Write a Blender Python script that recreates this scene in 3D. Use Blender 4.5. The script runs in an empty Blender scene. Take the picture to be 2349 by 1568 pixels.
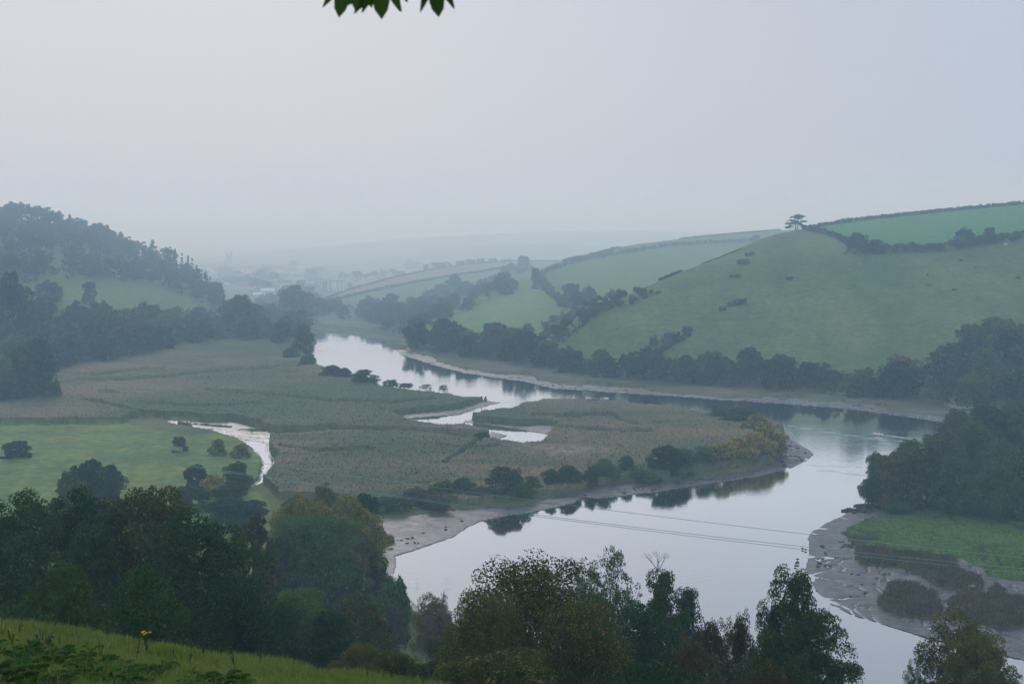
import bpy, math, random
import numpy as np
from mathutils import Vector
R = math.radians
sc = bpy.context.scene
col = sc.collection
rng = np.random.default_rng(7)
random.seed(7)

# ------------------------------------------------------------------ camera
F0, CX, CY, HOR, H = 3227.0, 1174.5, 784.0, 520.0, 75.0
PITCH = math.atan((CY - HOR) / F0)
cp, sp = math.cos(PITCH), math.sin(PITCH)
cam_d = bpy.data.cameras.new("camera")
cam_d.sensor_width = 36.0
cam_d.lens = 36.0 * F0 / 2349.0
cam_d.clip_start, cam_d.clip_end = 0.2, 40000
cam_d.dof.use_dof = True
cam_d.dof.focus_distance = 400
cam_d.dof.aperture_fstop = 6
cam = bpy.data.objects.new("camera", cam_d)
cam.location = (0, 0, H)
cam.rotation_euler = (math.pi / 2 - PITCH, 0, 0)
col.objects.link(cam)
sc.camera = cam

def pt(px, py, Y):
    """world point seen at photo position (px,py), Y metres away"""
    x = (px - CX) / F0; y = -(py - CY) / F0
    dy = cp + y * sp; dz = -sp + y * cp
    return np.array([Y * x / dy, Y + 0 * x, H + Y * dz / dy]) if np.ndim(px) else Vector((Y * x / dy, Y, H + Y * dz / dy))
def yof(py, z=0.0):
    y = -(py - CY) / F0
    return (z - H) / ((-sp + y * cp) / (cp + y * sp))
def gp(px, py, z=0.0):
    return pt(px, py, yof(py, z))
def proj(X, Y, Z):
    d = Y * cp - (Z - H) * sp
    u = Y * sp + (Z - H) * cp
    return CX + F0 * X / d, CY - F0 * u / d

# ------------------------------------------------------------------ noise
def _h(ix, iy, s):
    n = (ix.astype(np.int64) * 374761393 + iy.astype(np.int64) * 668265263 + s * 1442695041) & 0xFFFFFFFF
    n = ((n ^ (n >> 13)) * 1274126177) & 0xFFFFFFFF
    return ((n ^ (n >> 16)) & 0xFFFF) / 65535.0
def vn(x, y, s=0):
    x = np.asarray(x, float); y = np.asarray(y, float)
    ix, iy = np.floor(x), np.floor(y); fx, fy = x - ix, y - iy
    fx = fx * fx * (3 - 2 * fx); fy = fy * fy * (3 - 2 * fy)
    a, b, c, d = _h(ix, iy, s), _h(ix + 1, iy, s), _h(ix, iy + 1, s), _h(ix + 1, iy + 1, s)
    return (a * (1 - fx) + b * fx) * (1 - fy) + (c * (1 - fx) + d * fx) * fy
def fbm(x, y, s=0, o=4):
    t, a, m = 0, 1.0, 0
    for k in range(o):
        t = t + a * vn(x * 2 ** k + 17.3 * k, y * 2 ** k - 9.1 * k, s + k); m += a; a *= 0.5
    return t / m

# ------------------------------------------------------------------ object helpers
def tag(o, label=None, cat=None, group=None, kind=None):
    if label: o["label"] = label
    if cat: o["category"] = cat
    if group: o["group"] = group
    if kind: o["kind"] = kind
    return o
def obj(name, me, parent=None, loc=None):
    o = bpy.data.objects.new(name, me); col.objects.link(o)
    if parent is not None: o.parent = parent
    if loc is not None: o.location = loc
    return o
def empty(name, loc=(0, 0, 0), rz=0, scale=None):
    o = bpy.data.objects.new(name, None); col.objects.link(o)
    o.location = loc; o.rotation_euler = (0, 0, rz); o.empty_display_size = 0.5
    if scale is not None: o.scale = scale
    return o
def fast_mesh(name, V, Fc, mats, smooth=False, color=None, mi=None):
    V = np.asarray(V, np.float32); Fc = np.asarray(Fc, np.int32)
    me = bpy.data.meshes.new(name)
    me.vertices.add(len(V)); me.vertices.foreach_set("co", V.ravel())
    n, k = Fc.shape
    me.loops.add(n * k); me.loops.foreach_set("vertex_index", Fc.ravel())
    me.polygons.add(n); me.polygons.foreach_set("loop_start", np.arange(0, n * k, k, dtype=np.int32))
    if mi is not None: me.polygons.foreach_set("material_index", np.asarray(mi, np.int32))
    me.polygons.foreach_set("use_smooth", np.full(n, smooth))
    me.update(calc_edges=True)
    for m in (mats if isinstance(mats, (list, tuple)) else [mats]): me.materials.append(m)
    if color is not None:
        a = me.color_attributes.new("tint", "FLOAT_COLOR", "POINT")
        c4 = np.ones((len(V), 4), np.float32); c4[:, :3] = color
        a.data.foreach_set("color", c4.ravel())
    return me

class MB:
    def __init__(s): s.v = []; s.f = []; s.m = []
    def add(s, vs, fs, m=0):
        b = len(s.v); s.v += [tuple(p) for p in vs]
        s.f += [tuple(b + i for i in f) for f in fs]; s.m += [m] * len(fs)
    def box(s, c, d, m=0, rz=0, taper=1.0):
        ca, sa = math.cos(rz), math.sin(rz); vs = []
        for z in (-1, 1):
            for x, y in ((-1, -1), (1, -1), (1, 1), (-1, 1)):
                k = taper if z > 0 else 1
                X, Y = x * d[0] / 2 * k, y * d[1] / 2 * k
                vs.append((c[0] + X * ca - Y * sa, c[1] + X * sa + Y * ca, c[2] + z * d[2] / 2))
        s.add(vs, [(3, 2, 1, 0), (4, 5, 6, 7), (0, 1, 5, 4), (1, 2, 6, 5), (2, 3, 7, 6), (3, 0, 4, 7)], m)
    def tube(s, pts, rad, n=6, m=0):
        pts = [Vector(p) for p in pts]; vs = []; fs = []
        for i, p in enumerate(pts):
            d = (pts[min(i + 1, len(pts) - 1)] - pts[max(i - 1, 0)])
            d = d.normalized() if d.length > 1e-9 else Vector((0, 0, 1))
            a = d.cross(Vector((0.31, 0.95, 0.05))).normalized(); b = d.cross(a)
            r = rad[i] if hasattr(rad, "__len__") else rad
            for k in range(n):
                t = 2 * math.pi * k / n
                vs.append(p + a * (r * math.cos(t)) + b * (r * math.sin(t)))
        for i in range(len(pts) - 1):
            for k in range(n):
                fs.append((i * n + k, i * n + (k + 1) % n, (i + 1) * n + (k + 1) % n, (i + 1) * n + k))
        fs.append(tuple(range(n - 1, -1, -1))); fs.append(tuple((len(pts) - 1) * n + k for k in range(n)))
        s.add(vs, fs, m)
    def blob(s, c, r, m=0, seed=0, rough=0.2, nu=10, nv=7):
        rr = random.Random(seed); vs = []; fs = []
        for j in range(nv + 1):
            th = math.pi * j / nv
            for i in range(nu):
                ph = 2 * math.pi * i / nu; k = 1 + rough * (rr.random() - 0.5) * 2
                vs.append((c[0] + r[0] * k * math.sin(th) * math.cos(ph), c[1] + r[1] * k * math.sin(th) * math.sin(ph), c[2] + r[2] * k * math.cos(th)))
        for j in range(nv):
            for i in range(nu):
                fs.append((j * nu + i, (j + 1) * nu + i, (j + 1) * nu + (i + 1) % nu, j * nu + (i + 1) % nu))
        s.add(vs, fs, m)
    def mesh(s, name, mats, smooth=False):
        me = bpy.data.meshes.new(name); me.from_pydata(s.v, [], s.f); me.update()
        for m in (mats if isinstance(mats, (list, tuple)) else [mats]): me.materials.append(m)
        me.polygons.foreach_set("material_index", s.m)
        me.polygons.foreach_set("use_smooth", [smooth] * len(s.f))
        return me

# ------------------------------------------------------------------ materials
def mat(name, c=(0.2, 0.2, 0.2), rough=0.8, nscale=0, namp=0.3, spec=0.3, bump=0, tint=False, coords="Position"):
    m = bpy.data.materials.new(name); m.use_nodes = True
    nt = m.node_tree; b = nt.nodes["Principled BSDF"]
    b.inputs["Roughness"].default_value = rough
    b.inputs["Specular IOR Level"].default_value = spec
    b.inputs["Base Color"].default_value = (*c, 1)
    if tint or nscale:
        src = None
        if tint:
            a = nt.nodes.new("ShaderNodeAttribute"); a.attribute_name = "tint"; src = a.outputs["Color"]
        g = nt.nodes.new("ShaderNodeNewGeometry")
        if nscale:
            n1 = nt.nodes.new("ShaderNodeTexNoise"); n1.inputs["Scale"].default_value = nscale
            n1.inputs["Detail"].default_value = 6; n1.inputs["Roughness"].default_value = 0.65
            nt.links.new(g.outputs["Position"], n1.inputs["Vector"])
            mr = nt.nodes.new("ShaderNodeMapRange")
            mr.inputs["From Min"].default_value = 0.3; mr.inputs["From Max"].default_value = 0.7
            mr.inputs["To Min"].default_value = 1 - namp; mr.inputs["To Max"].default_value = 1 + namp
            nt.links.new(n1.outputs["Fac"], mr.inputs["Value"])
            vm = nt.nodes.new("ShaderNodeVectorMath"); vm.operation = "SCALE"
            if src: nt.links.new(src, vm.inputs[0])
            else: vm.inputs[0].default_value = c
            nt.links.new(mr.outputs["Result"], vm.inputs["Scale"])
            src = vm.outputs["Vector"]
            if bump:
                bn = nt.nodes.new("ShaderNodeBump"); bn.inputs["Strength"].default_value = 1
                bn.inputs["Distance"].default_value = bump
                nt.links.new(n1.outputs["Fac"], bn.inputs["Height"]); nt.links.new(bn.outputs["Normal"], b.inputs["Normal"])
        nt.links.new(src, b.inputs["Base Color"])
    return m

def leaf_mat(name, c1, c2, c3=None, scale=0.35, p3=0.12, trans=0.25):
    """clumps wander between c1 and c2, single leaves and sprays of c3"""
    m = bpy.data.materials.new(name); m.use_nodes = True
    nt = m.node_tree; nt.nodes.clear(); N = nt.nodes.new; L = nt.links.new
    g = N("ShaderNodeNewGeometry"); oi = N("ShaderNodeObjectInfo"); tc = N("ShaderNodeTexCoord")
    no = N("ShaderNodeTexNoise"); no.inputs["Scale"].default_value = scale; no.inputs["Detail"].default_value = 3
    L(tc.outputs["Object"], no.inputs["Vector"])
    add = N("ShaderNodeMath"); add.operation = "ADD"; L(no.outputs["Fac"], add.inputs[0])
    m2 = N("ShaderNodeMath"); m2.operation = "MULTIPLY_ADD"; L(oi.outputs["Random"], m2.inputs[0]); m2.inputs[1].default_value = 0.7; m2.inputs[2].default_value = -0.35
    L(m2.outputs[0], add.inputs[1])
    a2 = N("ShaderNodeMath"); a2.operation = "MULTIPLY_ADD"; L(g.outputs["Random Per Island"], a2.inputs[0]); a2.inputs[1].default_value = 0.5; a2.inputs[2].default_value = -0.25
    a3 = N("ShaderNodeMath"); a3.operation = "ADD"; L(add.outputs[0], a3.inputs[0]); L(a2.outputs[0], a3.inputs[1])
    cr = N("ShaderNodeValToRGB"); e = cr.color_ramp.elements
    e[0].position = 0.3; e[0].color = (*c1, 1); e[1].position = 0.7; e[1].color = (*c2, 1)
    L(a3.outputs[0], cr.inputs[0]); out = cr.outputs[0]
    if c3:
        n2 = N("ShaderNodeTexNoise"); n2.inputs["Scale"].default_value = scale * 2.3; n2.inputs["Detail"].default_value = 2
        L(tc.outputs["Object"], n2.inputs["Vector"])
        s1 = N("ShaderNodeMath"); s1.operation = "MULTIPLY_ADD"; L(g.outputs["Random Per Island"], s1.inputs[0]); s1.inputs[1].default_value = 0.35; L(n2.outputs["Fac"], s1.inputs[2])
        s2 = N("ShaderNodeMath"); s2.operation = "GREATER_THAN"; L(s1.outputs[0], s2.inputs[0]); s2.inputs[1].default_value = 0.95 - p3
        mx = N("ShaderNodeMix"); mx.data_type = "RGBA"; L(s2.outputs[0], mx.inputs["Factor"]); L(out, mx.inputs["A"]); mx.inputs["B"].default_value = (*c3, 1)
        out = mx.outputs["Result"]
    b = N("ShaderNodeBsdfDiffuse"); t = N("ShaderNodeBsdfTranslucent"); L(out, b.inputs[0]); L(out, t.inputs[0])
    mix = N("ShaderNodeMixShader"); mix.inputs[0].default_value = trans
    L(b.outputs[0], mix.inputs[1]); L(t.outputs[0], mix.inputs[2])
    o = N("ShaderNodeOutputMaterial"); L(mix.outputs[0], o.inputs["Surface"])
    return m

LM = {
 "green":  leaf_mat("leaf_green", (.034, .088, .024), (.090, .158, .036), (.16, .18, .05), p3=.08),
 "dark":   leaf_mat("leaf_dark_green", (.016, .056, .016), (.044, .092, .024), (.10, .13, .045), p3=.07),
 "olive":  leaf_mat("leaf_olive", (.050, .072, .020), (.115, .125, .032), (.22, .17, .04), p3=.12),
 "yellow": leaf_mat("leaf_yellowing", (.050, .098, .026), (.135, .165, .036), (.34, .26, .045), p3=.20),
 "gold":   leaf_mat("leaf_golden_green", (.080, .135, .028), (.22, .235, .040), (.50, .37, .05), p3=.26),
 "rust":   leaf_mat("leaf_russet", (.040, .055, .020), (.090, .082, .030), (.17, .11, .04), p3=.12),
 "far":    leaf_mat("leaf_far_green", (.022, .055, .030), (.062, .098, .044), (.13, .125, .05), scale=.12, p3=.08),
 "conifer":leaf_mat("needles_dark", (.010, .032, .024), (.024, .052, .032), scale=.2, trans=.05),
 "scrub":  leaf_mat("scrub_brown_green", (.060, .070, .040), (.140, .120, .072), (.19, .15, .09), scale=.15, p3=.1),
}
BARK = mat("bark_dark", (.055, .048, .04), .9, 3, .35)
DEAD = mat("dead_wood_bleached", (.42, .40, .37), .8, 3, .15)
LAND = mat("land_grass", tint=True, rough=.95, spec=.1, nscale=.35, namp=.18, bump=.25)
HILLM = mat("hill_pasture", tint=True, rough=.95, spec=.05, nscale=.30, namp=.30, bump=.8)

def mud_mat():
    m = bpy.data.materials.new("wet_mud"); m.use_nodes = True; nt = m.node_tree; N = nt.nodes.new; L = nt.links.new
    b = nt.nodes["Principled BSDF"]
    g = N("ShaderNodeNewGeometry"); mp = N("ShaderNodeMapping"); mp.inputs["Scale"].default_value = (.5, .9, 1); L(g.outputs["Position"], mp.inputs[0])
    n = N("ShaderNodeTexNoise"); n.inputs["Scale"].default_value = .55; n.inputs["Detail"].default_value = 9; n.inputs["Roughness"].default_value = .72; L(mp.outputs[0], n.inputs["Vector"])
    cr = N("ShaderNodeValToRGB"); e = cr.color_ramp.elements; e[0].position = .36; e[0].color = (.022, .023, .022, 1); e[1].position = .64; e[1].color = (.115, .116, .120, 1)
    L(n.outputs["Fac"], cr.inputs[0]); L(cr.outputs[0], b.inputs["Base Color"])
    n2 = N("ShaderNodeTexNoise"); n2.inputs["Scale"].default_value = .12; n2.inputs["Detail"].default_value = 4; L(g.outputs["Position"], n2.inputs["Vector"])
    mr = N("ShaderNodeMapRange"); mr.inputs["From Min"].default_value = .35; mr.inputs["From Max"].default_value = .65; mr.inputs["To Min"].default_value = .2; mr.inputs["To Max"].default_value = .5
    L(n2.outputs["Fac"], mr.inputs["Value"]); L(mr.outputs[0], b.inputs["Roughness"])
    b.inputs["Specular IOR Level"].default_value = .38
    bp = N("ShaderNodeBump"); bp.inputs["Distance"].default_value = .22; L(n.outputs["Fac"], bp.inputs["Height"]); L(bp.outputs[0], b.inputs["Normal"])
    return m
MUD = mud_mat()

def water_mat():
    m = bpy.data.materials.new("river_water"); m.use_nodes = True; nt = m.node_tree; nt.nodes.clear(); N = nt.nodes.new; L = nt.links.new
    g = N("ShaderNodeNewGeometry")
    mp = N("ShaderNodeMapping"); mp.inputs["Scale"].default_value = (.35, 1.0, 1); L(g.outputs["Position"], mp.inputs[0])
    n1 = N("ShaderNodeTexNoise"); n1.inputs["Scale"].default_value = .9; n1.inputs["Detail"].default_value = 4; L(mp.outputs[0], n1.inputs["Vector"])
    # patches where a breeze ruffles the surface
    n2 = N("ShaderNodeTexNoise"); n2.inputs["Scale"].default_value = .016; n2.inputs["Detail"].default_value = 3; L(mp.outputs[0], n2.inputs["Vector"])
    mr = N("ShaderNodeMapRange"); mr.inputs["From Min"].default_value = .42; mr.inputs["From Max"].default_value = .62; mr.inputs["To Min"].default_value = .005; mr.inputs["To Max"].default_value = .032
    L(n2.outputs["Fac"], mr.inputs["Value"])
    bp = N("ShaderNodeBump"); L(n1.outputs["Fac"], bp.inputs["Height"]); L(mr.outputs[0], bp.inputs["Distance"])
    gl = N("ShaderNodeBsdfGlossy"); gl.inputs["Color"].default_value = (.95, .97, 1.0, 1); gl.inputs["Roughness"].default_value = .045; L(bp.outputs[0], gl.inputs["Normal"])
    df = N("ShaderNodeBsdfDiffuse"); df.inputs[0].default_value = (.055, .070, .068, 1)
    fr = N("ShaderNodeFresnel"); fr.inputs["IOR"].default_value = 1.33; L(bp.outputs[0], fr.inputs["Normal"])
    f2 = N("ShaderNodeMapRange"); f2.inputs["From Min"].default_value = 0.02; f2.inputs["From Max"].default_value = .33; f2.inputs["To Min"].default_value = .25; f2.inputs["To Max"].default_value = .98
    L(fr.outputs[0], f2.inputs["Value"])
    mx = N("ShaderNodeMixShader"); L(f2.outputs[0], mx.inputs[0]); L(df.outputs[0], mx.inputs[1]); L(gl.outputs[0], mx.inputs[2])
    o = N("ShaderNodeOutputMaterial"); L(mx.outputs[0], o.inputs["Surface"])
    return m
WATER = water_mat()
BED = mat("river_bed_silt", (.05, .048, .042), .95, 1, .2, spec=.0)

# ------------------------------------------------------------------ plan of the flood plain
def poly(pts):
    """photo positions -> the z=0 plan in photo coordinates; a third number is the height of the traced edge"""
    out = []
    for p in pts:
        if len(p) == 3 and p[2]:
            w = gp(p[0], p[1], p[2]); out.append(proj(w[0], w[1], 0.0))
        else: out.append((p[0], p[1]))
    return np.array(out)
def inside(P, x, y):
    r = np.zeros(x.shape, bool); n = len(P); j = n - 1
    for i in range(n):
        xi, yi, xj, yj = P[i][0], P[i][1], P[j][0], P[j][1]
        if yi != yj:
            r ^= ((yi > y) != (yj > y)) & (x < (xj - xi) * (y - yi) / (yj - yi) + xi)
        j = i
    return r
def wpoly(P):
    return np.array([tuple(gp(a, b, 0))[:2] for a, b in P])
def dist(PW, X, Y):
    d = np.full(X.shape, 1e9); n = len(PW)
    for i in range(n):
        a, b = PW[i], PW[(i + 1) % n]; e = b - a; l = max(e @ e, 1e-9)
        t = np.clip(((X - a[0]) * e[0] + (Y - a[1]) * e[1]) / l, 0, 1)
        d = np.minimum(d, np.hypot(X - a[0] - t * e[0], Y - a[1] - t * e[1]))
    return d

Z2 = 2.6
# whole tidal channel (water + mud)
CH = [
 poly([(704,752),(726,757),(800,762),(850,768),(906,777),(934,793),(956,810),(1000,822),(1003,829),(1055,845),(1102,853),(1149,860),
  (1177,859),(1209,856),(1225,865),(1237,874),(1290,882),(1337,888),(1340,881),(1405,881),(1420,884),(1476,892),(1489,898),(1560,905),(1660,912),(1720,914),
  (1783,911),(1835,913),(1845,922),(1938,924),(2031,933),(2041,943),(2109,953),(2165,957),(2349,985),(3100,1040),
  (3100,1075),(2400,1030),(2200,1036),(2100,1050),(2050,1080),(2025,1110),(2012,1140),(2000,1160),
  (2061,1166),(2067,1182),(1989,1198),(1930,1225),(1949,1241),(1957,1254),(2000,1262),(2083,1273),(2190,1287),(2196,1284),(2255,1308),(2271,1327),(2311,1335),(2400,1345),
  (3100,1420),(3100,1720),(2349,1640),(1700,1590),(1500,1540),(1300,1500),(1100,1460),(980,1425),(930,1395),(890,1335),(865,1315),(845,1290),(852,1262),(838,1230),(853,1194),
  (946,1187),(1102,1166),(1204,1159),(1302,1134),(1333,1128),(1365,1118),(1411,1112),(1458,1109),(1582,1100),(1722,1079),(1776,1060),(1793,1036),(1796,1015),(1790,998),
  (1798,975,Z2),(1780,966,Z2),(1700,955,Z2),(1632,946,Z2),(1551,935,Z2),(1489,926,Z2),(1349,915,Z2),(1317,911,Z2),(1256,913,Z2),(1204,921,Z2),(1182,933,Z2),(1134,938,Z2),(1075,946,Z2),
  (1069,956),(1095,969),(1173,975),(1280,979),(1278,990),(1262,1000,1),(1247,1010,Z2),(1200,1017,Z2),(1161,1013,Z2),(1124,1014,1),(1090,1016,1),(1080,1012,1),(997,1003,1),
  (909,997,1),(760,996,1),(666,1003,1),(640,1008,1),(620,1011),(620,1029),(624,1042),(637,1057),(632,1073),(624,1092),(604,1114),(570,1124),(584,1106),(594,1099),(594,1083),(600,1073),(600,1064),(594,1049),(578,1032),
  (564,1019),(543,1010),(530,1000),(514,997),(498,991),(476,986),(435,982),(410,977),(340,964),(260,945),(186,930),(190,926),(262,940),(340,959),(405,967),(446,968),(520,968),(532,966),(545,970),(564,975),(618,989),(640,995),
  (760,992),(909,993),(997,999),(1122,1004),(1122,984,Z2),(1110,977,Z2),(1063,971,Z2),(997,971,Z2),(966,967,Z2),(938,962,Z2),(899,957),(905,955),(977,946),(1036,941),(1060,936),(1116,918),
  (1116,913,1.5),(1060,906,Z2),(1010,898,Z2),(940,891,Z2),(870,881,Z2),(800,863,Z2),(760,850,Z2),(726,834,Z2),(698,812,2),(686,804,1),(690,798),(724,786),(728,762),(706,756)]),
]
WT = [  # open water
 poly([(708,754),(726,760),(800,765),(884,777),(886,788),(903,798),(918,814),(956,826),(1009,842),(1062,856),(1133,867),(1204,876),(1271,893),(1346,897),(1458,904),(1660,918),(1778,926),(1907,935),(2031,950),(2162,969),(2349,998),(3100,1050),
  (3100,1068),(2400,1028),(2200,1034),(2100,1048),(2050,1078),(2020,1112),(2004,1140),(1990,1160),(1946,1175),(1892,1201),(1863,1217),(1852,1233),(1855,1254),(1852,1281),(1847,1303),(1871,1354),(1908,1389),(1962,1413),(2043,1437),(2131,1465),(2338,1512),(2700,1600),
  (3100,1700),(2349,1638),(1700,1588),(1500,1538),(1300,1495),(1100,1452),(990,1418),(943,1376),(923,1345),(903,1319),(911,1295),(908,1275),(981,1252),(1040,1232),(1077,1208),(1102,1196),(1147,1187),(1256,1168),(1318,1154),(1333,1141),(1371,1144),(1489,1131),(1613,1112),
  (1720,1096),(1752,1090),(1814,1075),(1857,1053),(1868,1042),(1857,1031),(1823,1012),(1797,998),(1800,975,Z2),(1780,964,Z2),(1700,953,Z2),(1632,944,Z2),(1551,933,Z2),(1489,924,Z2),(1349,913,Z2),(1256,911,Z2),(1204,919,Z2),(1182,931,Z2),(1134,936,Z2),(1072,948,Z2),
  (1066,962),(1063,968),(1114,975),(1192,985),(1262,998),(1247,1008,Z2),(1200,1016,Z2),(1161,1014),(1124,1014),(1141,1010),(1167,998),(1126,989),(1122,982,Z2),(1063,969,Z2),(997,969,Z2),(966,965,Z2),(932,961),(958,958),(1036,953),(1052,950),(1102,935),(1152,923),
  (1125,914,1),(1060,904,Z2),(1010,896,Z2),(940,889,Z2),(870,879,Z2),(800,861,Z2),(760,848,Z2),(726,832,Z2),(700,810,2),(688,803,1),(694,799),(726,787),(730,764),(708,758)]),
 poly([(531,1002),(560,1010),(590,1013),(606,1018),(606,1031),(590,1031),(568,1020),(546,1011)]),
 poly([(404,974),(435,979),(476,984),(498,988),(520,995),(536,1003),(530,1004),(512,998),(476,987),(435,982),(404,976)]),
 poly([(205,928),(228,930),(262,942),(240,939),(212,933)]),
 poly([(560,985),(590,984),(612,989),(585,989)]), poly([(440,972),(500,974),(540,979),(500,978)]),
 poly([(497,988),(514,990),(516,997),(505,993)]),
 poly([(590,1031),(606,1030),(615,1044),(624,1058),(620,1072),(606,1076),(608,1064),(602,1049)]),
 poly([(606,1074),(622,1072),(614,1092),(603,1112),(580,1118),(600,1100),(602,1086)]),
]
PASTURE = [poly([(-700,977),(0,977),(187,975),(295,977),(336,985),(389,996),(440,1004),(500,998),(530,1002),(564,1021),(600,1052),(604,1085),(575,1125),(620,1160),(620,1400),(-700,1400)]),
           poly([(-700,850),(30,850),(36,905),(-700,905)]), poly([(222,906),(275,908),(272,914),(224,912)])]
MARSH = [poly([(2030,1160),(2067,1182),(1989,1198),(1930,1225),(1949,1241),(1957,1254),(2000,1262),(2083,1273),(2190,1287),(2196,1284),(2255,1308),(2271,1327),(2311,1335),(2400,1345),(3100,1420),(3100,1150),(2349,1150),(2200,1160),(2060,1150)])]
BROWN = [poly([(1962,1265),(1962,1281),(1976,1300),(2064,1308),(2104,1321),(2147,1348),(2177,1357),(2244,1359),(2257,1348),(2244,1332),(2204,1319),(2190,1290),(2083,1274),(2000,1264)]),
         poly([(2045,1346),(2016,1389),(2029,1402),(2083,1416),(2150,1424),(2160,1412),(2150,1389),(2147,1372),(2110,1354),(2075,1347)]),
         poly([(2212,1367),(2177,1389),(2172,1416),(2298,1450),(2349,1442),(2700,1440),(2700,1390),(2349,1383),(2257,1375)]),
         poly([(2268,1367),(2287,1354),(2309,1372),(2290,1376)]),
         poly([(850,1238),(898,1240),(903,1248),(880,1255),(846,1256)]), poly([(848,1263),(878,1266),(872,1274),(850,1274)]),
         poly([(1427,885),(1476,880),(1480,893),(1440,890)]),
         poly([(410,970),(438,976),(440,981),(412,977)])]
REED = [poly([(130,838),(311,819),(404,790),(640,779),(700,775),(740,800),(760,852),(940,892),(1150,925),(1150,930),(1063,1005),(1063,1160),(900,1165),(640,1150),(600,1110),(600,980),(380,958),(300,962),(260,990),(0,976),(-700,976),(-700,918),(0,918),(130,905)]),
        poly([(1050,900),(1800,960),(1800,1060),(1500,1110),(1050,1170)]),
        poly([(726,738),(760,742),(880,752),(905,775),(830,764),(726,752)])]

def slope_z(X, Y):
    w = np.exp(-Y / 110.0)
    return 73.3 - 0.277 * Y - 0.218 * X * w - 12 * (1 - np.exp(-np.maximum(Y - 25, 0) / 30.0)) - 0.0 * X
def ground_z(X, Y):
    """dry ground without the channel"""
    X = np.asarray(X, float); Y = np.asarray(Y, float)
    s = slope_z(X, Y)
    base = 0.9
    k = 3.0
    return np.where(s > base + 12, s, base + np.log1p(np.exp(np.clip((s - base) / k, -30, 30))) * k)
def gz(X, Y): return float(ground_z(X, Y))

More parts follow.
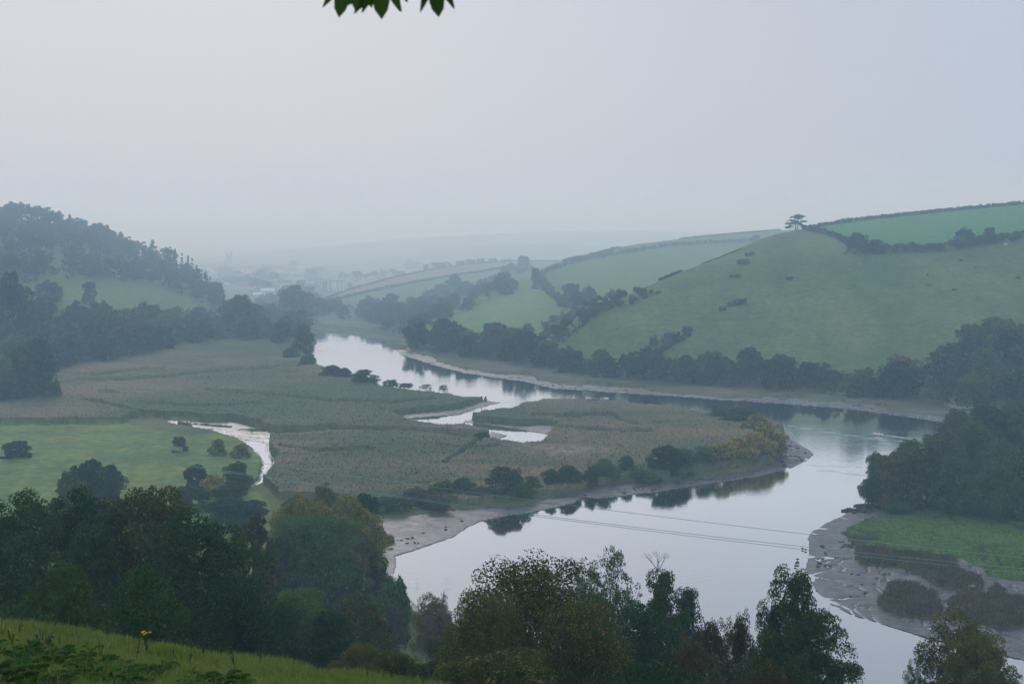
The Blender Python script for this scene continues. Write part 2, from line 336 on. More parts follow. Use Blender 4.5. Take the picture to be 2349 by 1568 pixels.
# ------------------------------------------------------------------ the ground, one grid cut into its kinds of land
def build_ground():
    cols = np.arange(-760, 3110, 3.0)
    rows = np.concatenate([np.geomspace(1.0, 224, 150), yof(np.arange(1580, 744, -1.6)), np.geomspace(1105, 19000, 80)])
    PX, YY = np.meshgrid(cols, rows)
    py0 = proj(0 * rows, rows, 0 * rows)[1]
    near = rows < 224
    y = -(np.where(near, 1580, py0) - CY) / F0
    XX = YY * ((PX - CX) / F0) / (cp + y * sp)[:, None]
    # the near rows fan out a little more so that the ground also reaches beside the camera
    XX = np.where(YY < 60, XX + np.sign(XX) * (60 - YY) * 0.35 * np.abs(PX - CX) / 1930, XX)
    qx, qy = proj(XX, YY, 0 * YY)
    # wander of all edges
    jx = (fbm(XX / 6, YY / 6, 3, 3) - .5) * 9; jy = (fbm(XX / 5, YY / 7, 9, 3) - .5) * 5
    qx, qy = qx + jx, qy + jy
    ch = np.zeros(qx.shape, bool); wt = ch.copy()
    flat = YY > 215
    for P in CH: ch |= inside(P, qx, qy)
    for P in WT: wt |= inside(P, qx - jx * .6, qy - jy * .6)
    ch &= flat; wt &= flat
    def any_in(L):
        r = np.zeros(qx.shape, bool)
        for P in L: r |= inside(P, qx, qy)
        return r & flat
    past, marsh, brown, reed = any_in(PASTURE), any_in(MARSH), any_in(BROWN), any_in(REED)
    cls = np.full(qx.shape, 1, int)
    cls[reed] = 0; cls[past] = 2; cls[marsh] = 3
    cls[ch] = 5; cls[brown] = 4; cls[wt & ~brown] = 6
    Z = ground_z(XX, YY)
    s = slope_z(XX, YY)
    nA = fbm(XX / 14, YY / 14, 21, 4); nB = fbm(XX / 2.2, YY / 2.2, 31, 3); nC = fbm(XX / 45, YY / 45, 41, 4); nD = rng.random(qx.shape)
    Z = Z + (nA - .5) * np.where(s > 10, 1.0, .5) * np.clip(YY / 60, 0, 1)
    # small bumps on the near meadow
    Z = Z + np.where(YY < 60, (fbm(XX / 1.3, YY / 1.3, 51, 3) - .5) * .40, 0)
    wd = np.full(qx.shape, 99.0)
    m5 = (cls == 5) | (cls == 4)
    for P in WT: wd[m5] = np.minimum(wd[m5], dist(wpoly(P), XX[m5], YY[m5]))
    mudz = .05 + np.minimum(wd * .035, .55) + (nB - .5) * .16 + (nA - .5) * .22
    thin = (cls == 5) & (YY > 500) & (PX > 900) & (wd > 8.0 + 20 * nA)
    cls[thin] = 4
    cls[(cls == 5) & (PX < 640) & (YY > 480) & (wd > 4 + 12 * nA)] = 4
    cls[(cls == 5) & (PX < 930) & (YY > 860)] = 1
    rill = np.minimum(np.abs(fbm(XX / 13, YY / 17, 101, 4) - .5), np.abs(fbm(XX / 7 + 9, YY / 30, 111, 3) - .5) * 1.6)
    rok = (YY < 520) & ((PX > 1700) | (PX < 700))
    cut = (rill < .007) & rok
    mudz = np.where(cut, mudz * .2 - .12, mudz - .10 * np.clip(1 - rill / .05, 0, 1) * rok)
    Z = np.where(cls == 5, mudz, Z)
    Z = np.where(cls == 6, -.9, Z)
    step = np.floor(fbm(XX / 60, YY / 38, 77, 3) * 5) / 5
    Z = np.where(cls == 0, .9 + 1.25 + step * 1.7 + (nB - .5) * .35 + (nD - .5) * .08, Z)
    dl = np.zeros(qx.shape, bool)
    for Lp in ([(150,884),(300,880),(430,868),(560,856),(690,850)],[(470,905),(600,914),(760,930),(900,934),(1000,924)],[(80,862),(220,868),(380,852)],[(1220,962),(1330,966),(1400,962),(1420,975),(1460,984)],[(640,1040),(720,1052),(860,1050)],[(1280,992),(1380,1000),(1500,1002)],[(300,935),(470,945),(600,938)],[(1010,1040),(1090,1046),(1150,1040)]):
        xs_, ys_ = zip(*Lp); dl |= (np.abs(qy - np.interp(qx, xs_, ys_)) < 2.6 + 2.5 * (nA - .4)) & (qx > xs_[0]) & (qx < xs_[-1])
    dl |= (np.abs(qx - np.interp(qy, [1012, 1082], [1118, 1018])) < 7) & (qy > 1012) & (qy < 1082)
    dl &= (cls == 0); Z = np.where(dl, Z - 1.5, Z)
    Z = np.where(cls == 4, np.maximum(mudz, .3) + .5 + (nB - .4) * .9 + (nD - .5) * .2, Z)
    # creeks in the salt marsh
    cre = np.minimum(np.abs(fbm(XX / 17, YY / 22, 61, 3) - .5), np.abs(fbm(XX / 9 + 40, YY / 14, 71, 3) - .5) * 1.4)
    iscr = (cls == 3) & (cre < .017)
    Z = np.where(cls == 3, .95 + (nB - .5) * .3, Z); Z = np.where(iscr, .12, Z)
    Z = np.where(cls == 2, Z + (nB - .5) * .25, Z)
    # colours of the land itself
    def mix(a, b, t): t = np.clip(t, 0, 1)[..., None]; return np.array(a) * (1 - t) + np.array(b) * t
    C = mix((.060, .085, .032), (.105, .125, .045), nA * 1.6 - .3)
    reedc = mix((.062, .085, .036), (.145, .118, .066), (nC * 3.2 - 1.15) + (nB - .5) * .2)
    reedc = mix(reedc * 1.0, (.055, .078, .042), ((fbm(XX / 26, YY / 9, 91, 3) - .55) * 5)) if False else reedc
    dk = np.clip((fbm(XX / 42, YY / 13, 91, 4) - .53) * 7, 0, .8)[..., None]
    reedc = reedc * (1 - dk) + np.array((.062, .088, .042)) * dk
    # a pale swathe of flattened reeds
    pq, pr = proj(XX, YY, 0 * YY)
    pale = np.clip(1.2 - np.hypot((pq - 1290) / 120, (pr - 1052) / 14), 0, 1) * np.clip(nB * 2 - .4, 0, 1)
    reedc = reedc * (1 - pale[..., None] * .7) + np.array((.33, .26, .19)) * pale[..., None] * .7
    reedc = np.where(dl[..., None], np.array((.045, .065, .035)), reedc)  # shade along the reed edges painted as dark green over the sunken lines
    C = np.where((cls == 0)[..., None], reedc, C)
    pc = mix((.070, .122, .032), (.145, .190, .048), nA * 1.4 - .2 + (nB - .5) * 1.9)
    pc = mix(pc, (.085, .075, .058), 0) if False else pc
    bare = np.clip(1.3 - np.hypot((pq - 425) / 95, (pr - 988) / 7), 0, 1)[..., None] * .8
    pc = pc * (1 - bare) + np.array((.085, .072, .060)) * bare
    C = np.where((cls == 2)[..., None], pc, C)
    C = np.where((cls == 3)[..., None], mix((.050, .105, .024), (.100, .165, .036), nC * 2 - .5 + (nB - .5) * .8), C)
    C = np.where(iscr[..., None], np.array((.045, .045, .038)), C)
    C = np.where((cls == 4)[..., None], mix((.070, .080, .040), (.160, .130, .080), nB * 1.6 - .3), C)
    # strip of saltings on the far bank
    far = (cls == 1) & (YY > 520) & (pr < 960) & (pq > 900)
    C = np.where(far[..., None], mix((.055, .080, .038), (.125, .108, .072), nA * 2 - .5), C)
    md = (cls == 1) & (YY < 60)
    C = np.where(md[..., None], mix((.080, .130, .030), (.145, .195, .050), nB * 1.3 - .1), C)
    idx = np.arange(qx.size).reshape(qx.shape)
    quads = np.stack([idx[:-1, :-1], idx[:-1, 1:], idx[1:, 1:], idx[1:, :-1]], -1).reshape(-1, 4)
    fc = cls[:-1, :-1].copy()
    for other in (cls[1:, :-1], cls[1:, 1:], cls[:-1, 1:]):
        k_ = (fc >= 5) & (other < 5); fc[k_] = other[k_]
    fc = fc.reshape(-1)
    V = np.stack([XX, YY, Z], -1).reshape(-1, 3); Cf = C.reshape(-1, 3)
    def sub(name, which, m, kind, label=None, extra=None, smooth=True):
        q = quads[np.isin(fc, which)]
        used, inv = np.unique(q, return_inverse=True)
        v, f, c = V[used], inv.reshape(-1, 4), Cf[used]
        if extra is not None:
            f = np.concatenate([f, extra[1] + len(v)]); v = np.concatenate([v, extra[0]]); c = np.concatenate([c, extra[2]])
        o = obj(name, fast_mesh(name, v, f, m, smooth, c)); tag(o, label, None, None, kind); return o
    # reed blades standing up out of the beds
    ii, jj = np.nonzero(cls[:, :] == 0)
    keep = (YY[ii, jj] < 900) & (PX[ii, jj] > -120) & (PX[ii, jj] < 2450)
    ii, jj = ii[keep], jj[keep]
    pick = rng.integers(0, len(ii), 34000); ii, jj = ii[pick], jj[pick]
    n = len(ii); bx = XX[ii, jj] + rng.normal(0, .4, n); by = YY[ii, jj] + rng.normal(0, 1, n) * .75 * (YY[ii, jj] / 450) ** 2; bz = Z[ii, jj] - .5
    hh = rng.uniform(.55, .95, n); ww = rng.uniform(.12, .32, n); an = rng.uniform(0, math.pi, n); le = rng.normal(0, .28, (2, n))
    cx_, sx_ = np.cos(an) * ww, np.sin(an) * ww
    v0 = np.stack([bx - cx_, by - sx_, bz], -1); v1 = np.stack([bx + cx_, by + sx_, bz], -1)
    v2 = np.stack([bx + le[0] + cx_ * .35, by + le[1] + sx_ * .35, bz + hh], -1); v3 = np.stack([bx + le[0] - cx_ * .35, by + le[1] - sx_ * .35, bz + hh * 1.02], -1)
    bv = np.stack([v0, v1, v2, v3], 1).reshape(-1, 3)
    bc = np.repeat(C[ii, jj] * rng.uniform(.9, 1.12, (n, 1)), 4, 0)
    def blades(sel, n, h0, h1, w0, w1, dz):
        ii, jj = np.nonzero(sel); pick = rng.integers(0, len(ii), n); ii, jj = ii[pick], jj[pick]
        bx = XX[ii, jj] + rng.normal(0, .25, n); by = YY[ii, jj] + rng.normal(0, .35, n); bz = Z[ii, jj] - dz
        hh = rng.uniform(h0, h1, n); ww = rng.uniform(w0, w1, n); an = rng.uniform(0, math.pi, n); le = rng.normal(0, .2, (2, n))
        cx_, sx_ = np.cos(an) * ww, np.sin(an) * ww
        v = np.stack([np.stack([bx - cx_, by - sx_, bz], -1), np.stack([bx + cx_, by + sx_, bz], -1), np.stack([bx + le[0] + cx_ * .3, by + le[1] + sx_ * .3, bz + hh], -1), np.stack([bx + le[0] - cx_ * .3, by + le[1] - sx_ * .3, bz + hh], -1)], 1).reshape(-1, 3)
        return v, np.arange(4 * n).reshape(-1, 4), np.repeat(C[ii, jj] * rng.uniform(.6, 1.45, (n, 1)), 4, 0)
    vis = (PX > -60) & (PX < 2420)
    sub("ground", [1], LAND, "structure")
    sub("pasture", [2], LAND, "structure")
    sub("salt_marsh", [3], LAND, "structure", extra=blades((cls == 3) & ~iscr & vis, 16000, .15, .4, .05, .12, .05))
    sub("mud_bank", [5], MUD, "structure")
    sub("river_bed", [6], BED, "structure")
    sub("saltings", [4], LAND, "stuff", "brown tussocky saltings on the grey mud", extra=blades((cls == 4) & vis, 30000, .35, .9, .06, .16, .1), smooth=False)
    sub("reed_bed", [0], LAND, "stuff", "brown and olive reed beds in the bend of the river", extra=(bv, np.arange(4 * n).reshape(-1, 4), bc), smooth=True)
build_ground()
w = obj("river", fast_mesh("river", [(-900, 195, 0), (1100, 195, 0), (1100, 1150, 0), (-900, 1150, 0)], [(0, 1, 2, 3)], WATER)); tag(w, kind="structure")

# ------------------------------------------------------------------ hills
class Hill:
    def __init__(s, x0, x1, ridge, base, depth, step=6.0, tints=None, name="hill", back=420, bump=1.0, pw=1.5, wob=0):
        s.x = np.arange(x0, x1 + 1, step)
        def tab(c, sig=14):
            xs, ys = zip(*c); t = np.interp(s.x, xs, ys); k = np.arange(-12, 13); g = np.exp(-(k * step) ** 2 / (2. * sig * sig)); g /= g.sum()
            return np.convolve(np.pad(t, 12, mode="edge"), g, "valid")
        s.yr, s.yb, s.dr = tab(ridge), tab(base), tab(depth, 40)
        if wob: s.yr = s.yr + (fbm(s.x / 40, s.x * 0, 88, 4) - .5) * wob * 2 + (vn(s.x / 9, s.x * 0 + 3, 12) - .5) * wob * .6
        s.yr = np.minimum(s.yr, s.yb - .5); s.pw = pw
        s.db = yof(s.yb, .9)
        s.dr = np.maximum(s.dr, s.db + 5)
        nt = 90; t = np.linspace(0, 1, nt)[:, None]
        g = 1 - (1 - t) ** s.pw
        py = s.yb + (s.yr - s.yb) * g; D = s.db + (s.dr - s.db) * t; px = np.broadcast_to(s.x, py.shape)
        P = pt(px, py, D); X, Y, Zc = P
        Zc = Zc + (fbm(X / 30, Y / 30, 5, 3) - .5) * bump * np.clip(t * 6, 0, 1) * np.clip((1 - t) * 8, 0, 1)
        C = tints(px, py, X, Y)
        Xb, Yb, Zb, Cb = [], [], [], []
        for k in range(1, 25):
            d = back * (k / 24); r = s.dr + d
            Xb.append(X[-1] * r / Y[-1]); Yb.append(r + 0 * X[-1]); Zb.append(Zc[-1] - 0.0009 * d * d - .03 * d); Cb.append(C[-1])
        f0 = pt(s.x, s.yb, s.db - 14)
        X = np.concatenate([[f0[0]], X, Xb]); Y = np.concatenate([[s.db - 14], Y, Yb]); Zc = np.concatenate([[np.full_like(s.x, -.2)], Zc, Zb]); C = np.concatenate([C[:1], C, Cb])
        nr, nc = X.shape; idx = np.arange(nr * nc).reshape(nr, nc)
        q = np.stack([idx[:-1, :-1], idx[:-1, 1:], idx[1:, 1:], idx[1:, :-1]], -1).reshape(-1, 4)
        s.o = obj(name, fast_mesh(name, np.stack([X, Y, Zc], -1).reshape(-1, 3), q, HILLM, True, C.reshape(-1, 3)))
        tag(s.o, kind="structure")
    def at(s, px, py):
        yb, yr, db, dr = (np.interp(px, s.x, a) for a in (s.yb, s.yr, s.db, s.dr))
        if py >= yb: return gp(px, py, .9)
        g = min(1.0, (yb - py) / (yb - yr)); t = 1 - (1 - g) ** (1 / s.pw)
        p = pt(px, max(py, yr), db + (dr - db) * t); return p

def m3(a, b, t): t = np.clip(t, 0, 1)[..., None]; return np.array(a) * (1 - t) + np.array(b) * t
def tA(px, py, X, Y):
    n = fbm(X / 25, Y / 60, 2, 4); n2 = fbm(X / 7, Y / 18, 8, 4)
    c = m3((.062, .114, .038), (.120, .160, .054), n * 1.5 - .3 + (n2 - .5) * .8 + (vn(px / 70, py / 2.4, 6) - .5) * .45 + (fbm(X / 3, Y / 9, 4, 2) - .5) * .5)
    hedge = np.interp(px, [1700, 1850, 1900, 1960, 2040, 2200, 2349, 2900], [545, 524, 535, 562, 575, 570, 550, 505])
    up = (py < hedge) & (px > 1850)
    c = np.where(up[..., None], m3((.055, .160, .055), (.080, .200, .065), n * 1.3 - .1), c)
    sc_ = np.zeros(px.shape)
    for (a, b, ra, rb) in ((1760, 600, 70, 18), (1770, 640, 55, 12), (1690, 725, 60, 8), (1830, 545, 60, 18), (2250, 590, 120, 12)):
        sc_ = np.maximum(sc_, 1.2 - np.hypot((px - a) / ra, (py - b) / rb))
    sc_ = np.clip(sc_, 0, 1) * np.clip(n2 * 2.4 - .7, 0, 1)
    return c * (1 - .6 * sc_[..., None]) + np.array((.085, .075, .060)) * .6 * sc_[..., None]
A = Hill(1180, 3000, [(1180,838),(1240,800),(1290,752),(1340,717),(1430,680),(1530,636),(1640,594),(1700,568),(1750,546),(1800,532),(1850,525),(1900,514),(2000,500),(2150,484),(2349,464),(2650,435),(3000,420)],
         [(1180,840),(1250,838),(1400,856),(1600,870),(1800,884),(2000,902),(2220,925),(2500,960),(3000,1000)],
         [(1180,760),(1290,800),(1500,870),(1700,950),(1850,1000),(2100,1020),(2349,1020),(3000,1000)], tints=tA, bump=2.0)
def tB(px, py, X, Y):
    n = fbm(X / 40, Y / 80, 12, 4); n2 = fbm(X / 8, Y / 24, 18, 4)
    c = m3((.080, .142, .042), (.125, .190, .060), n * 1.5 - .3 + (n2 - .5) * .6)
    low = np.interp(px, [900, 1230, 1300, 1400], [590, 610, 700, 800])
    return np.where(((py > low) & (px < 1310))[..., None], c * np.array((1.12, 1.16, .95)), c)
B = Hill(900, 2100, [(900,782),(930,768),(1000,722),(1080,684),(1150,654),(1230,624),(1260,606),(1350,585),(1450,561),(1560,548),(1680,536),(1790,528),(1900,522),(2100,515)],
         [(900,785),(1000,800),(1200,818),(1400,830),(1700,850),(2100,880)],
         [(900,960),(1100,1150),(1300,1300),(1500,1350),(1800,1400),(2100,1400)], tints=tB, bump=2.5)
def tC(px, py, X, Y):
    n = fbm(X / 50, Y / 90, 22, 4)
    c = m3((.085, .150, .062), (.110, .180, .080), n)
    st = np.interp(px, [700, 800, 900, 1000, 1100, 1250, 1500], [690, 674, 652, 636, 626, 612, 600])
    return np.where((py < st)[..., None], m3((.19, .17, .12), (.23, .20, .14), n), c)
Cc = Hill(700, 1560, [(700,705),(730,692),(800,664),(900,636),(1000,616),(1100,603),(1180,598),(1280,599),(1560,606)],
         [(700,745),(800,752),(930,772),(1100,790),(1560,800)],
         [(700,1250),(800,1450),(1000,1600),(1200,1650),(1560,1650)], tints=tC, bump=2)
def tL(px, py, X, Y):
    n = fbm(X / 40, Y / 60, 32, 4)
    return m3((.080, .142, .044), (.125, .182, .060), n * 1.4 - .2)
Lh = Hill(-700, 620, [(-700,440),(-300,470),(0,502),(100,510),(190,535),(270,562),(340,594),(400,615),(450,650),(490,682),(530,712),(570,745),(620,770)],
         [(-700,870),(0,845),(130,832),(300,806),(420,782),(520,776),(620,774)],
         [(-700,1100),(0,1150),(300,1180),(450,1150),(570,1010),(620,1000)], tints=tL, bump=3)
def tF(px, py, X, Y):
    return m3((.05, .075, .05), (.12, .15, .10), np.floor(fbm(X / 160, Y / 260, 42, 2) * 6) / 6)
Fh = Hill(-300, 3000, [(-300,575),(300,588),(480,590),(560,580),(700,568),(850,553),(950,545),(1100,537),(1300,531),(1480,528),(1550,531),(1700,537),(1900,530),(3000,520)],
          [(-300,600),(3000,600)], [(-300,3700),(3000,3700)], tints=tF, bump=8, step=12, name="far_hill", back=300, wob=3.0)
def tG(px, py, X, Y):
    return m3((.05, .075, .05), (.13, .15, .10), np.floor(fbm(X / 90, Y / 150, 52, 2) * 6) / 6)
Gh = Hill(380, 1500, [(380,612),(480,604),(600,598),(720,604),(860,592),(1000,575),(1150,560),(1300,560),(1500,570)],
          [(380,616),(1500,616)], [(380,2950),(1500,2950)], tints=tG, bump=4, step=10, name="town_hill", back=280, wob=3.5)

def surf(px, py):
    """solid ground seen at a photo position, nearest hill first"""
    for h in (A, B, Cc, Lh):
        if h.x[0] <= px <= h.x[-1]:
            yb, yr = np.interp(px, h.x, h.yb), np.interp(px, h.x, h.yr)
            if yr <= py <= yb: return h.at(px, py)
    for h in (Gh, Fh):
        if h.x[0] <= px <= h.x[-1]:
            yb, yr = np.interp(px, h.x, h.yb), np.interp(px, h.x, h.yr)
            if yr <= py <= yb: return h.at(px, py)
    return gp(px, py, .9)

# ------------------------------------------------------------------ trees
def leaf_cloud(r, centers, radii, n, size, flat=1.0, out=1.0):
    """n leaf-sized rhombs on the shells of many small clumps"""
    centers = np.asarray(centers); radii = np.asarray(radii)
    pw = radii ** 2; pw = pw / pw.sum()
    k = r.choice(len(radii), n, p=pw)
    d = r.normal(size=(n, 3)); d /= np.linalg.norm(d, axis=1)[:, None]
    d[:, 2] = np.where(r.random(n) < .6, np.abs(d[:, 2]), d[:, 2])
    rad = radii[k] * (0.6 + .5 * r.random(n) ** .6)
    p = centers[k] + d * rad[:, None] * np.array([1, 1, flat])
    nrm = d * out + r.normal(size=(n, 3)) * .65; nrm /= np.linalg.norm(nrm, axis=1)[:, None]
    a = np.cross(nrm, r.normal(size=(n, 3))); a /= np.linalg.norm(a, axis=1)[:, None]; b = np.cross(nrm, a)
    s = size * r.uniform(.6, 1.35, n)[:, None]
    v = np.stack([p - a * s * .5, p - b * s * .34, p + a * s * .5, p + b * s * .34], 1).reshape(-1, 3)
    return v, np.arange(4 * n).reshape(-1, 4)

def crown_clumps(r, W, H, base, nl, sub, shape="round"):
    """main lobes over an uneven crown, small clumps over each lobe"""
    cs, rs, lobes = [], [], []
    hc = (H - base) / 2; zc = base + hc
    for i in range(nl):
        u = r.normal(size=3); u /= np.linalg.norm(u); t = .45 + .42 * r.random()
        if shape == "tall": u[:2] *= .85
        c = np.array([u[0] * W / 2 * t, u[1] * W / 2 * t, zc + u[2] * hc * t])
        if shape == "cone":
            z = r.random() ** 1.25; k = (1 - z) * .82 + .05; a = r.random() * 2 * math.pi
            c = np.array([math.cos(a) * W / 2 * k, math.sin(a) * W / 2 * k, base + z * (H - base) * .95])
        if shape == "dome":
            z = r.random() ** .75; k = math.sqrt(max(0., 1 - max(0., (z - .35) / .65) ** 2)) * (.60 + .14 * r.random()) * (.35 + .65 * r.random() ** .4); a = i * 2.4 + r.random()
            c = np.array([math.cos(a) * W / 2 * k, math.sin(a) * W / 2 * k, base + z * (H - base) * .90])
        if shape == "broad":
            z = r.random() ** .7; k = (max(0., 1 - max(0., (z - .45) / .55) ** 2.2)) ** .5 * (.55 + .27 * r.random()) * (.4 + .6 * r.random() ** .4); a = i * 2.4 + r.random()
            c = np.array([math.cos(a) * W / 2 * k, math.sin(a) * W / 2 * k, base + z * (H - base) * .92])
        R_ = W * (.13 + .11 * r.random()) * (1 if shape != "cone" else .55)
        if c[2] + R_ > H: c[2] = H - R_ * .9
        lobes.append((c, R_))
        for j in range(sub):
            d = r.normal(size=3); d /= np.linalg.norm(d); d[2] = d[2] * .8 + .15
            cs.append(c + d * R_ * .8); rs.append(R_ * (.25 + .25 * r.random()))
    return np.array(cs), np.array(rs), lobes

def limbs(mb, r, H, base, lobes, rt, n=7, thin=1.0, every=1):
    fork = base * .75 + .2
    top = H * .72
    lean = r.normal(0, .03 * H, 2)
    P = [Vector((lean[0] * t * t, lean[1] * t * t, -.6 + (top + .6) * t)) for t in (0, .15, .4, .7, 1)]
    mb.tube(P, [rt * 1.35, rt, rt * .75, rt * .45, rt * .12], n)
    for c, R_ in lobes[::every]:
        z0 = min(max(fork, c[2] - (.35 + .2 * r.random()) * H * .6), top * .9); t = (z0 + .6) / (top + .6)
        s = Vector((lean[0] * t * t, lean[1] * t * t, z0)); e = Vector(c)
        mid = s.lerp(e, .5) + Vector((*r.normal(0, .03 * H, 2), -.02 * H))
        rr = rt * .42 * thin * (1 - t * .5)
        mb.tube([s, s.lerp(mid, .6), mid, e], [rr, rr * .8, rr * .6, rr * .15], 5)
        for k in range(3):
            d = Vector(r.normal(size=3)); d.normalize(); q = e + d * R_ * .9
            mb.tube([mid.lerp(e, .5 + .15 * k), q], [rr * .3, rr * .06], 4)

PROTO = {}
def proto(name, seed, W, H, base, nl, sub, n, leaf, m, shape="round", thin=1.0, flat=1.0, rt=None, single=False, every=1):
    r = np.random.default_rng(seed)
    cs, rs, lobes = crown_clumps(r, W, H, base, nl, sub, shape)
    v, f = leaf_cloud(r, cs, rs, n, leaf, flat)
    rt = rt or H * .022
    mb = MB(); limbs(mb, r, H, base, lobes, rt, thin=thin, every=every)
    top = v[:, 2].max(); wid = np.percentile(np.abs(v[:, :2]), 99) * 2
    if single:
        tv = np.array(mb.v); tq = [q for q in mb.f if len(q) == 4]
        nv = np.concatenate([v, tv]); nf = np.concatenate([f, np.array(tq) + len(v)])
        me = fast_mesh(name, nv, nf, [m, BARK], False, None, [0] * len(f) + [1] * len(tq))
        PROTO[name] = (me, None, wid, top)
    else:
        PROTO[name] = (fast_mesh(name + "_crown", v, f, m), mb.mesh(name + "_trunk", BARK, True), wid, top)

# near trees, leaves counted one by one
proto("oak", 1, 15, 24, 1.0, 44, 9, 60000, .30, LM["dark"], every=2, shape="broad")
proto("oak_olive", 2, 14, 22, 1.0, 42, 9, 56000, .28, LM["olive"], every=2, shape="broad")
proto("oak_green", 3, 16, 20, .5, 40, 9, 52000, .34, LM["green"], every=2, shape="broad")
proto("oak_yellow", 4, 15, 20, .5, 38, 9, 48000, .34, LM["yellow"], every=2, shape="broad")
proto("walnut", 5, 18, 22, 2.0, 46, 9, 42000, .27, LM["olive"], thin=1.1, every=2, shape="broad")
proto("ash", 6, 11, 20, 3.0, 38, 8, 25000, .24, LM["green"], thin=1.2)
proto("russet", 7, 12, 16, 2.0, 36, 8, 30000, .24, LM["rust"], thin=1.2)
proto("birch", 8, 6, 20, 2.0, 40, 6, 14000, .26, LM["rust"], "tall", thin=.6, rt=.16)
proto("sycamore", 9, 13, 22, 1.5, 34, 9, 36000, .30, LM["dark"], every=2, shape="broad")
proto("golden", 10, 14, 20, 1.0, 36, 9, 36000, .28, LM["olive"], every=2, shape="broad")
# middle distance
proto("mid_green", 11, 13, 11, -1.5, 24, 9, 17000, .46, LM["green"], "dome", every=4)
proto("mid_dark", 12, 13, 12, -1.5, 24, 9, 17000, .46, LM["dark"], "dome", every=4)
proto("mid_yellow", 13, 12, 10, -1.5, 22, 9, 15000, .42, LM["gold"], "dome", every=4)
proto("mid_olive", 14, 13, 12, -1.5, 24, 9, 17000, .46, LM["olive"], "dome", every=4)
proto("shrub", 15, 7, 4.5, -1.2, 18, 8, 7500, .32, LM["green"], "dome", every=4)
proto("shrub_scrub", 16, 7, 4.5, -1.2, 18, 8, 7500, .32, LM["scrub"], "dome", every=4)
proto("shrub_yellow", 17, 7, 4.5, -1.2, 18, 8, 7500, .32, LM["yellow"], "dome", every=4)
proto("open_tree", 18, 6, 5, .6, 12, 4, 1500, .30, LM["green"], thin=1.4)
# far off, one mesh each
for i, (sd, kd) in enumerate(((21, "far"), (22, "far"), (23, "far"), (24, "olive"), (25, "green"))):
    proto("far_%d" % i, sd, 16, 13, -2.5, 20, 7, 5200, .85, LM[kd], "dome", single=True, every=4)
proto("far_conifer_0", 26, 7, 17, .5, 40, 3, 3200, .65, LM["conifer"], "cone", single=True, flat=.5, every=5)
proto("far_conifer_1", 27, 6.5, 15, .5, 40, 3, 3200, .65, LM["conifer"], "cone", single=True, flat=.5, every=5)
proto("far_bush", 28, 7, 4, -1, 12, 5, 1700, .6, LM["scrub"], "dome", single=True, every=5)
proto("far_round", 29, 14, 11, -1, 16, 7, 4800, .75, LM["far"], single=True, every=3)

def put(kind, loc, Hh, Ww, label, name="tree", group=None, rz=None, cat=None):
    crown, trunk, w0, h0 = PROTO[kind]
    s = (Ww / w0, Ww / w0, Hh / h0)
    rz = random.uniform(0, 6.28) if rz is None else rz
    cat = cat or ("bush" if name in ("bush", "shrub") else "tree")
    if trunk is None:
        o = obj(name, crown); o.location = loc; o.rotation_euler = (0, 0, rz); o.scale = s
        return tag(o, label, cat, group)
    e = empty(name, loc, rz, s); tag(e, label, cat, group)
    obj("crown", crown, e); obj("trunk", trunk, e)
    return e
def tree_at(kind, px, ptop, pw, Y, label, name="tree", group=None, zbase=None, rz=None, hmin=4, sink=0):
    """crown top seen at (px, ptop), pw photo pixels wide, Y metres off, rooted in the ground"""
    t = pt(px, ptop, Y); z0 = gz(t[0], Y) - .3 - sink if zbase is None else zbase
    h = max(t[2] - z0, hmin)
    if kind in WIDE: pw *= 1.32
    return put(kind, (t[0], Y, z0), h, pw * Y / F0, label, name, group, rz)
WIDE = ("oak", "oak_olive", "oak_green", "oak_yellow", "walnut", "sycamore", "golden")
def tree_on(kind, px, pbase, ptop, pw, label, name="tree", group=None, rz=None):
    """tree whose foot is seen at (px, pbase)"""
    b = surf(px, pbase); Y = b[1]; t = pt(px, ptop, Y)
    return put(kind, (b[0], Y, b[2] - .3), max(t[2] - b[2] + .3, 1), pw * Y / F0, label, name, group, rz)

# --- near wood below the meadow, left
tree_at("oak", 40, 1112, 260, 118, "very dark broad oak at the left edge above the meadow")
tree_at("oak", 170, 1106, 210, 124, "dark oak with a double top beside the oak at the left edge", rz=2)
tree_at("sycamore", 205, 1190, 150, 112, "dark low tree filling the gap between the double-topped oak and the brownish oak", sink=6)
tree_at("oak_olive", 335, 1108, 215, 130, "brownish green round-topped oak in the dark wood above the meadow")
tree_at("oak", 455, 1148, 250, 108, "huge dark tree at the right end of the dark wood, sloping down to the right")
tree_at("oak", 530, 1290, 200, 102, "dark lower crown leaning out at the foot of the huge dark tree", rz=1, sink=6)
tree_at("oak", 120, 1290, 300, 74, "lowest dark crown behind the meadow crest at the left edge", rz=4, sink=6)
tree_at("oak", 330, 1300, 260, 72, "lower dark crown just behind the meadow crest in the middle of the wood", rz=5, sink=6)
tree_at("oak", -60, 1180, 250, 100, "dark crown cut off by the left edge of the picture", rz=3, sink=6)
tree_at("birch", 572, 1175, 100, 190, "slender russet birch standing right of the dark wood")
tree_at("birch", 612, 1240, 70, 200, "thin bare-looking birch beside the russet birch", rz=2)
tree_at("oak_green", 715, 1172, 150, 255, "large green oak at the head of the mud bank")
tree_at("oak_yellow", 795, 1132, 138, 268, "green oak with branches reaching over the mud bank")
tree_at("oak_yellow", 690, 1128, 120, 275, "oak with yellow leaves on its top left, behind the large green oak")
tree_at("mid_dark", 640, 1225, 120, 240, "dusky tree between the russet birch and the large green oak")
tree_at("mid_olive", 745, 1105, 110, 285, "dark olive tree top peeping over the large green oak")
tree_at("mid_dark", 835, 1125, 90, 292, "small dark tree at the landward end of the reeds")
tree_at("mid_dark", 860, 1270, 80, 268, "dark tree hanging over the water edge below the green oak")
